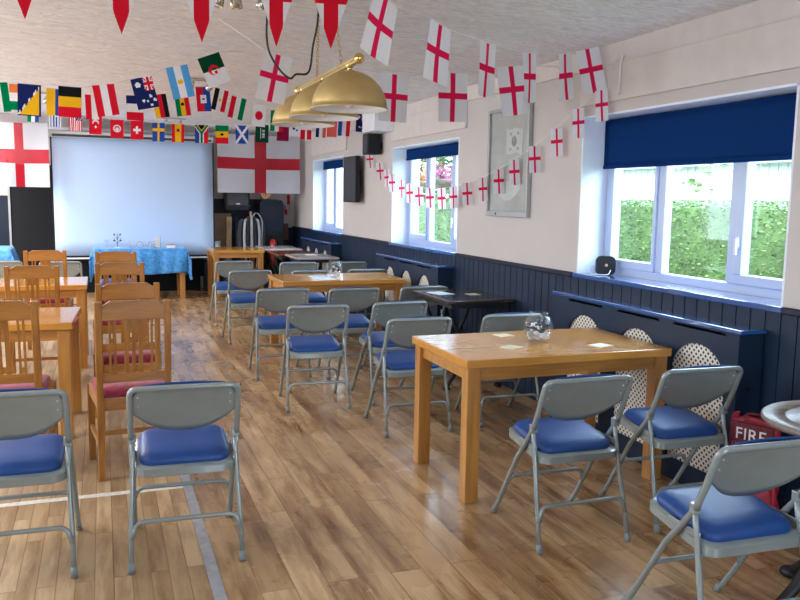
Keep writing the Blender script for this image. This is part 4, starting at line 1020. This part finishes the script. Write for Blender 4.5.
STRING_A = [
    ('nigeria', -0.659, 6.3, 2.198, 0.144, 0.201, 5.0),
    ('bosnia', -0.461, 6.3, 2.189, 0.151, 0.22, -2.2),
    ('belgium', -0.197, 6.3, 2.19, 0.152, 0.217, -1.9),
    ('austria', 0.045, 6.3, 2.217, 0.15, 0.223, 9.1),
    ('australia', 0.316, 6.3, 2.283, 0.155, 0.225, 13.6),
    ('argentina', 0.57, 6.3, 2.378, 0.159, 0.235, 13.1),
    ('algeria', 0.817, 6.3, 2.482, 0.171, 0.228, 22.1)]
STRING_B = [
    ('ireland', -0.71, 8.2, 2.405, 0.108, 0.231, -0.4),
    ('colombia', -0.393, 8.2, 2.378, 0.128, 0.244, -2.0),
    ('poland', -0.066, 8.2, 2.351, 0.114, 0.229, 1.1),
    ('netherlands', 0.317, 8.2, 2.362, 0.155, 0.233, 0.6),
    ('germany', 0.556, 8.2, 2.394, 0.13, 0.223, 9.8),
    ('ghana', 0.758, 8.2, 2.423, 0.132, 0.226, 8.0),
    ('haiti', 0.958, 8.2, 2.482, 0.134, 0.238, 4.2),
    ('egypt', 1.117, 8.2, 2.482, 0.136, 0.215, -12.6),
    ('hungary', 1.283, 8.2, 2.413, 0.148, 0.217, -12.5),
    ('japan', 1.502, 8.2, 2.351, 0.131, 0.218, -4.4),
    ('mexico', 1.684, 8.2, 2.306, 0.133, 0.209, -3.3)]
STRING_C = [
    ('romania', -0.746, 10.668, 2.49, 0.14, 0.211, -2.3),
    ('uruguay', -0.503, 10.593, 2.437, 0.14, 0.211, -2.1),
    ('usa', -0.275, 10.523, 2.395, 0.153, 0.211, 0.0),
    ('turkey', -0.051, 10.454, 2.364, 0.147, 0.218, -1.8),
    ('tunisia', 0.19, 10.38, 2.328, 0.154, 0.213, -0.6),
    ('switzerland', 0.416, 10.311, 2.315, 0.154, 0.225, -0.4),
    ('sweden', 0.659, 10.236, 2.297, 0.149, 0.225, -1.2),
    ('spain', 0.881, 10.167, 2.29, 0.149, 0.22, -1.1),
    ('southafrica', 1.149, 10.085, 2.284, 0.156, 0.22, -0.9),
    ('senegal', 1.383, 10.013, 2.283, 0.156, 0.22, -0.7),
    ('scotland', 1.613, 9.942, 2.287, 0.156, 0.221, -0.5),
    ('saudi', 1.843, 9.871, 2.304, 0.157, 0.215, -1.3),
    ('qatar', 2.085, 9.797, 2.321, 0.145, 0.203, -2.2),
    ('portugal', 2.224, 9.754, 2.36, 0.133, 0.179, -2.1),
    ('denmark', 2.352, 9.715, 2.345, 0.133, 0.204, -2.0),
    ('france', 2.525, 9.661, 2.373, 0.121, 0.204, -2.8),
    ('china', 2.653, 9.622, 2.381, 0.122, 0.204, -2.7),
    ('netherlands_v', 2.793, 9.579, 2.39, 0.146, 0.192, -3.7),
    ('australia', 2.99, 9.518, 2.461, 0.122, 0.228, -2.5),
    ('norway', 3.071, 9.493, 2.498, 0.098, 0.203, 4.7)]
STRING_E = [
    ('england', 1.196, 3.529, 2.306, 0.19, 0.29, -18.0),
    ('england', 1.593, 3.8, 2.264, 0.19, 0.29, -8.8),
    ('england', 2.005, 4.081, 2.251, 0.19, 0.29, -0.7),
    ('england', 2.439, 4.378, 2.276, 0.19, 0.29, 6.9),
    ('england', 2.869, 4.671, 2.349, 0.19, 0.29, 10.8),
    ('england', 3.0, 4.58, 2.385, 0.16, 0.28, 14.0, (.9, -.25))]
STRING_F = [
    ('england', 1.041, 5.155, 2.287, 0.185, 0.3, -11.4),
    ('england', 1.845, 5.155, 2.209, 0.199, 0.314, -2.4),
    ('england', 2.279, 5.155, 2.238, 0.225, 0.328, 1.5),
    ('england', 2.74, 5.155, 2.309, 0.222, 0.337, 9.1)]
STRING_W = [
    ('england', 3.06, 9.369, 2.01, 0.088, 0.2, 4.0),
    ('england', 3.06, 8.977, 1.859, 0.088, 0.2, 4.0),
    ('england', 3.06, 8.724, 1.779, 0.088, 0.2, 4.0),
    ('england', 3.06, 8.552, 1.718, 0.088, 0.2, 4.0),
    ('england', 3.06, 8.24, 1.652, 0.088, 0.2, 4.0),
    ('england', 3.06, 7.992, 1.602, 0.088, 0.2, 4.0),
    ('england', 3.06, 7.723, 1.57, 0.088, 0.2, 4.0),
    ('england', 3.06, 7.426, 1.556, 0.088, 0.2, 4.0),
    ('england', 3.06, 7.131, 1.549, 0.088, 0.2, 4.0),
    ('england', 3.06, 6.855, 1.563, 0.088, 0.2, 4.0),
    ('england', 3.06, 6.554, 1.595, 0.088, 0.2, 4.0),
    ('england', 3.06, 6.242, 1.633, 0.088, 0.2, 4.0),
    ('england', 3.06, 5.95, 1.697, 0.088, 0.2, 4.0),
    ('england', 3.06, 5.69, 1.764, 0.088, 0.2, 4.0),
    ('england', 3.06, 5.375, 1.852, 0.088, 0.2, 4.0),
    ('england', 3.06, 5.071, 1.96, 0.088, 0.2, 4.0),
    ('england', 3.06, 4.8, 2.071, 0.088, 0.2, 4.0),
    ('england', 3.06, 4.535, 2.163, 0.088, 0.2, 4.0)]
G1 = 'bunting strings of world flags'; G2 = 'bunting strings of red cross flags'
bunting('highest string of large world flags with the Belgian and Argentine flags', G1, ((-1.9, 6.3, 2.62), (1.05, 6.3, 2.635)), STRING_A, (1, 0))
bunting('middle string of world flags with the Japanese and German flags', G1, ((-1.9, 8.2, 2.6), (2.3, 8.2, 2.45)), STRING_B, (1, 0))
bunting('lowest string of world flags across the top of the projection screen', G1, ((-1.5, 10.9, 2.62), (3.1, 9.48, 2.62)), STRING_C, (4.55, -1.4))
bunting('near string of large red cross flags reaching the wall above the near window', G2, ((.9, 3.3, 2.62), (3.12, 4.86, 2.56)), STRING_E, (1.83, 1.25))
bunting('string of large red cross flags running behind the brass lamp', G2, ((.7, 5.155, 2.62), (3.12, 5.155, 2.50)), STRING_F, (1, 0))
bunting('string of small red cross flags sagging along the right wall across the middle window', G2, ((3.055, 9.55, 2.12), (3.055, 4.46, 2.24)), STRING_W, (0, -1), (.62, -.78), .002)
# triangular pennants close to the camera
t = thing('pennant_bunting', 'string of white triangular pennants with red crosses along the top of the picture', 'bunting', (0, 0, 0))
PEN = [(-.281, 2.258), (.1, 2.232), (.44, 2.222), (.78, 2.232), (1.04, 2.242)]
for x, zt in PEN:
    h, w = .345, .24; z1 = zt + h; g = G()
    def tri(u0, u1, v0, v1, mi):
        p = []
        for u, v in ((u0, v0), (u1, v0), (u1, v1), (u0, v1)):
            q = (u - .5) * w; lim = w / 2 * (1 - v); q = max(-lim, min(lim, q)); p.append((x + q, 3.8 + .012 * math.sin(20 * q + x * 9), z1 - h * v))
        vsx = []
        for c in p:
            if not any((Vector(c) - Vector(d)).length < 1e-5 for d in vsx): vsx.append(c)
        if len(vsx) >= 3:
            f = g.bm.faces.new([g.bm.verts.new(c) for c in vsx]); f.material_index = mi
    vb = [i / 20 for i in range(21)]; ub = [0, .2, .36, .64, .8, 1]
    for j in range(20):
        for i in range(5):
            vm = (vb[j] + vb[j + 1]) / 2; tri(ub[i], ub[i + 1], vb[j], vb[j + 1], 1 if i == 2 or .24 < vm < .38 else 0)
    g.build('pennant', [F['white'], F['red']], t, fix=False)
g = G(); g.tube(catmull([(-1.2, 3.8, 2.66), (-.281, 3.8, 2.605), (.1, 3.8, 2.58), (.44, 3.8, 2.57), (.78, 3.8, 2.58), (1.04, 3.8, 2.59), (1.9, 3.8, 2.59)], 5), .003, 6); g.build('cord', M['cord'], t)


# big hanging flags (thin cloth, a little see-through)
def big_flag(x0, x1, y, z0, z1, label, ub, vb, wave):
    g = G()
    us = sorted(set([i / 30 for i in range(31)] + list(ub))); vs = sorted(set([i / 16 for i in range(17)] + list(vb)))
    V = [[g.bm.verts.new((x0 + (x1 - x0) * u + wave * .5 * math.sin(5 * v + 2) * (ub[0] < u < ub[1]) , y + .03 * math.sin(9 * u + 2 * v) * (.4 + v * .6), z1 + (z0 - z1) * v - .02 * math.sin(PI * u) * (1 - v) * 0.8)) for u in us] for v in vs]
    for j in range(len(vs) - 1):
        for i in range(len(us) - 1):
            f = g.bm.faces.new((V[j][i], V[j][i + 1], V[j + 1][i + 1], V[j + 1][i])); f.smooth = True
            u, v = (us[i] + us[i + 1]) / 2, (vs[j] + vs[j + 1]) / 2
            f.material_index = 1 if ub[0] < u < ub[1] or vb[0] < v < vb[1] else 0
    o = g.build('flag', [FT['white'], FT['red']], None, fix=False)
    for x in (x0 + .01, x1 - .01): c = G(); c.tube([(x, y, z1 - .01), (x, y, zc(x))], .003, 6); c.build('hanging_cord', M['cord'], o)
    return tag(o, label, 'flag', 'large red cross flags on the back wall')
big_flag(1.715, 3.03, 12.95, 1.60, 2.52, 'large red cross flag hanging across the far right corner over the loudspeaker', (.44, .585), (.39, .59), .0)
big_flag(-1.62, -.715, 12.95, 1.63, 2.56, 'large red cross flag hanging over the black doorway at left', (.50, .63), (.41, .63), .03)

# ------------------------------------------------------------------ outside
g = G(); g.box(W + .34, 40, -20, 60, -.2, -.05); struct(g.build('ground', M['grass']))
def leaf_blob(g, fn, n, s0, s1, mi=0):
    for _ in range(n):
        c = Vector(fn()); s = random.uniform(s0, s1)
        m = Matrix.Translation(c) @ Matrix.Rotation(random.uniform(0, 6.3), 4, 'Z') @ Matrix.Rotation(random.uniform(0, 6.3), 4, 'X')
        vs = [g.bm.verts.new(m @ Vector(p)) for p in ((-s, 0, 0), (0, -s * .45, s * .1), (s, 0, 0), (0, s * .45, s * .1))]
        f = g.bm.faces.new(vs); f.material_index = mi if not isinstance(mi, tuple) else random.choice(mi)
t = thing('hedge', 'long clipped green hedge outside the windows', 'hedge', (0, 0, 0))
g = G(); g.box(5.75, 6.9, -2, 18.3, -.05, 1.5); g.build('hedge_core', M['hedge'], t)
g = G()
def hp():
    y = random.uniform(3.5, 18); r = random.random()
    if r < .72: return (5.75 - random.uniform(-.03, .05), y, random.uniform(.0, 1.52))
    return (random.uniform(5.72, 6.5), y, 1.5 + random.uniform(-.02, .08))
leaf_blob(g, hp, 70000, .011, .024, (0, 0, 1, 2)); g.build('foliage', [M['hedge'], M['hedge_tip'], M['hedge_dark']], t, fix=False)
t = thing('sapling', 'thin leafy sapling rising above the hedge outside the near window', 'tree', (7.6, 8.6, -.05))
g = G(); g.tube(catmull([(0, 0, 0), (.05, .02, 1), (0, .05, 2), (.05, .1, 2.9)], 5), .018, 6)
for k in range(9):
    a = random.uniform(0, 6.3); z = 1.7 + k * .13; g.tube([(.02, .05, z), (.02 + .35 * math.cos(a), .05 + .35 * math.sin(a), z + .2)], .007, 5)
g.build('trunk', M['bark'], t)
g = G(); leaf_blob(g, lambda: (random.gauss(0, .26), random.gauss(.05, .26), random.uniform(1.75, 3.1)), 170, .05, .09, (0,)); g.build('foliage', [M['leaf_light']], t, fix=False)
for (x, y, h, r, lab, gp) in ((9.5, 22.5, 5.5, 2.2, 'broad garden tree beyond the middle window, right of the hedge end', None),):
    t = thing('garden_tree', lab, 'tree', (x, y, -.05)); g = G(); g.tube([(0, 0, 0), (.1, 0, h * .55)], [.13, .07], 8); g.build('trunk', M['bark'], t)
    g = G()
    def tp():
        while True:
            p = Vector((random.uniform(-1, 1), random.uniform(-1, 1), random.uniform(-1, 1)))
            if p.length < 1: return (p.x * r, p.y * r, h * .6 + p.z * h * .38)
    leaf_blob(g, tp, 2600, .10, .2, (0, 0, 1)); g.build('foliage', [M['tree_leaf'], M['leaf_light']], t, fix=False)
def basket(x, y, z, m, lab):
    t = thing('hanging_basket', lab, 'flower basket', (x, y, z), 0, 'flower baskets outside the middle window')
    g = G(); g.lathe([(0, -.14), (.08, -.12), (.14, -.02), (.145, 0), (0, 0)], seg=18); g.build('basket', M['bark'], t)
    g = G(); g.tube([(0, 0, 0), (0, 0, .75)], .006, 6); g.tube([(0, 0, .75), (-.45, 0, .75)], .01, 6); g.build('hanger', M['black'], t)
    g = G(); leaf_blob(g, lambda: (random.gauss(0, .075), random.gauss(0, .075), random.gauss(-.10, .10)), 260, .02, .035, (0,)); g.build('foliage', M['leaf_light'], t, fix=False)
    g = G(); leaf_blob(g, lambda: (random.gauss(0, .075), random.gauss(0, .075), random.gauss(.02, .08)), 300, .018, .034, (0,)); g.build('blossom', m, t, fix=False)
basket(4.02, 9.35, 1.80, M['pink'], 'hanging basket of magenta flowers outside the middle window')
basket(4.05, 10.15, 1.78, M['orange_petal'], 'hanging basket of peach flowers outside the middle window')
t = thing('garden_house', 'pale rendered house wall seen beyond the farthest window', 'building', (7.0, 30, -.05))
g = G(); g.box(-6, 2, 0, .3, 0, 5); g.build('wall', M['shed'], t)
g = G(); g.prism([(-.6, 4.9), (3, 6.6), (3, 6.5), (-.6, 4.8)], 'x', -6.3, 2.3); g.build('roof', M['shed_roof'], t)
t = thing('shed', 'pale ribbed outbuilding beyond the hedge', 'building', (10.5, 0, -.05))
g = G(); g.box(0, .2, -6, 16, 0, 2.3)
for k in range(110): g.box(-.012, 0, -6 + k * .2, -5.9 + k * .2, 0, 2.3)
g.build('wall', M['shed'], t)
g = G(); m_ = Matrix.Translation((-.3, 0, 2.3)) @ Matrix.Rotation(-.42, 4, 'Y')
for k in range(74): g.box(0, 6, -6 + k * .3, -5.72 + k * .3, 0, .05, 0, m_)
g.box(0, 6, -6, 16.2, -.03, .02, 0, m_); g.build('roof', M['shed_roof'], t)

# ------------------------------------------------------------------ light
wd = bpy.data.worlds.new('sky'); SC.world = wd; wd.use_nodes = True; nt = wd.node_tree
bg = nt.nodes['Background']; bg.inputs['Strength'].default_value = 1.0
tc = nt.nodes.new('ShaderNodeTexCoord'); sp = nt.nodes.new('ShaderNodeSeparateXYZ'); rp = nt.nodes.new('ShaderNodeValToRGB')
nt.links.new(tc.outputs['Generated'], sp.inputs[0]); nt.links.new(sp.outputs['Z'], rp.inputs['Fac']); nt.links.new(rp.outputs['Color'], bg.inputs['Color'])
rp.color_ramp.elements[0].color = (0.70, 0.84, 1.0, 1); rp.color_ramp.elements[1].color = (0.55, 0.76, 1.0, 1)
SKY = 13.0
bg.inputs['Strength'].default_value = SKY
def portal(loc, rot, sx, sy):
    l = bpy.data.lights.new('window_portal', 'AREA'); l.shape = 'RECTANGLE'; l.size = sx; l.size_y = sy; l.cycles.is_portal = True
    o = bpy.data.objects.new('window_portal', l); o.location = loc; o.rotation_euler = rot; COL.objects.link(o)
for a, b in WIN: portal((FX + .12, (a + b) / 2, (ZS + ZH) / 2), (0, PI / 2, 0), ZH - ZS, b - a)
for a, b in FILL_LEFT: portal((XL - .22, (a + b) / 2, 1.6), (0, -PI / 2, 0), 1.4, b - a)  # portals on the added left-wall openings
for a, b in FILL_REAR: portal(((a + b) / 2, YR - .22, 1.6), (PI / 2, 0, 0), b - a, 1.4)
sun = bpy.data.lights.new('sun', 'SUN'); sun.energy = 5.0; sun.angle = .05; sun.color = (1, .95, .86)
so = bpy.data.objects.new('sun', sun); COL.objects.link(so); so.rotation_euler = Vector((0.5, 0.45, -0.75)).to_track_quat('-Z', 'Y').to_euler()
# added area lamps for fill, under the ceiling of the unseen left half
for i, y in enumerate((4.0, 7.0, 9.6, 12.2)):
    l = bpy.data.lights.new('ceiling_tube', 'AREA'); l.shape = 'RECTANGLE'; l.size = .25; l.size_y = 1.5; l.energy = (50, 60, 95, 95)[i]; l.color = (1, .95, .9)
    o = bpy.data.objects.new('ceiling_tube', l); o.location = (-2.1, y, zc(-2.1) - .12); COL.objects.link(o)

vs = SC.view_settings; vs.view_transform = 'Standard'; vs.look = 'None'; vs.gamma = 1; vs.use_curve_mapping = False; vs.exposure = 0.28
SC.cycles.use_denoising = True
SC.cycles.max_bounces = 10; SC.cycles.diffuse_bounces = 6; SC.cycles.transparent_max_bounces = 16
SC.cycles.sample_clamp_indirect = 6.0
SC.cycles.caustics_reflective = False; SC.cycles.caustics_refractive = False
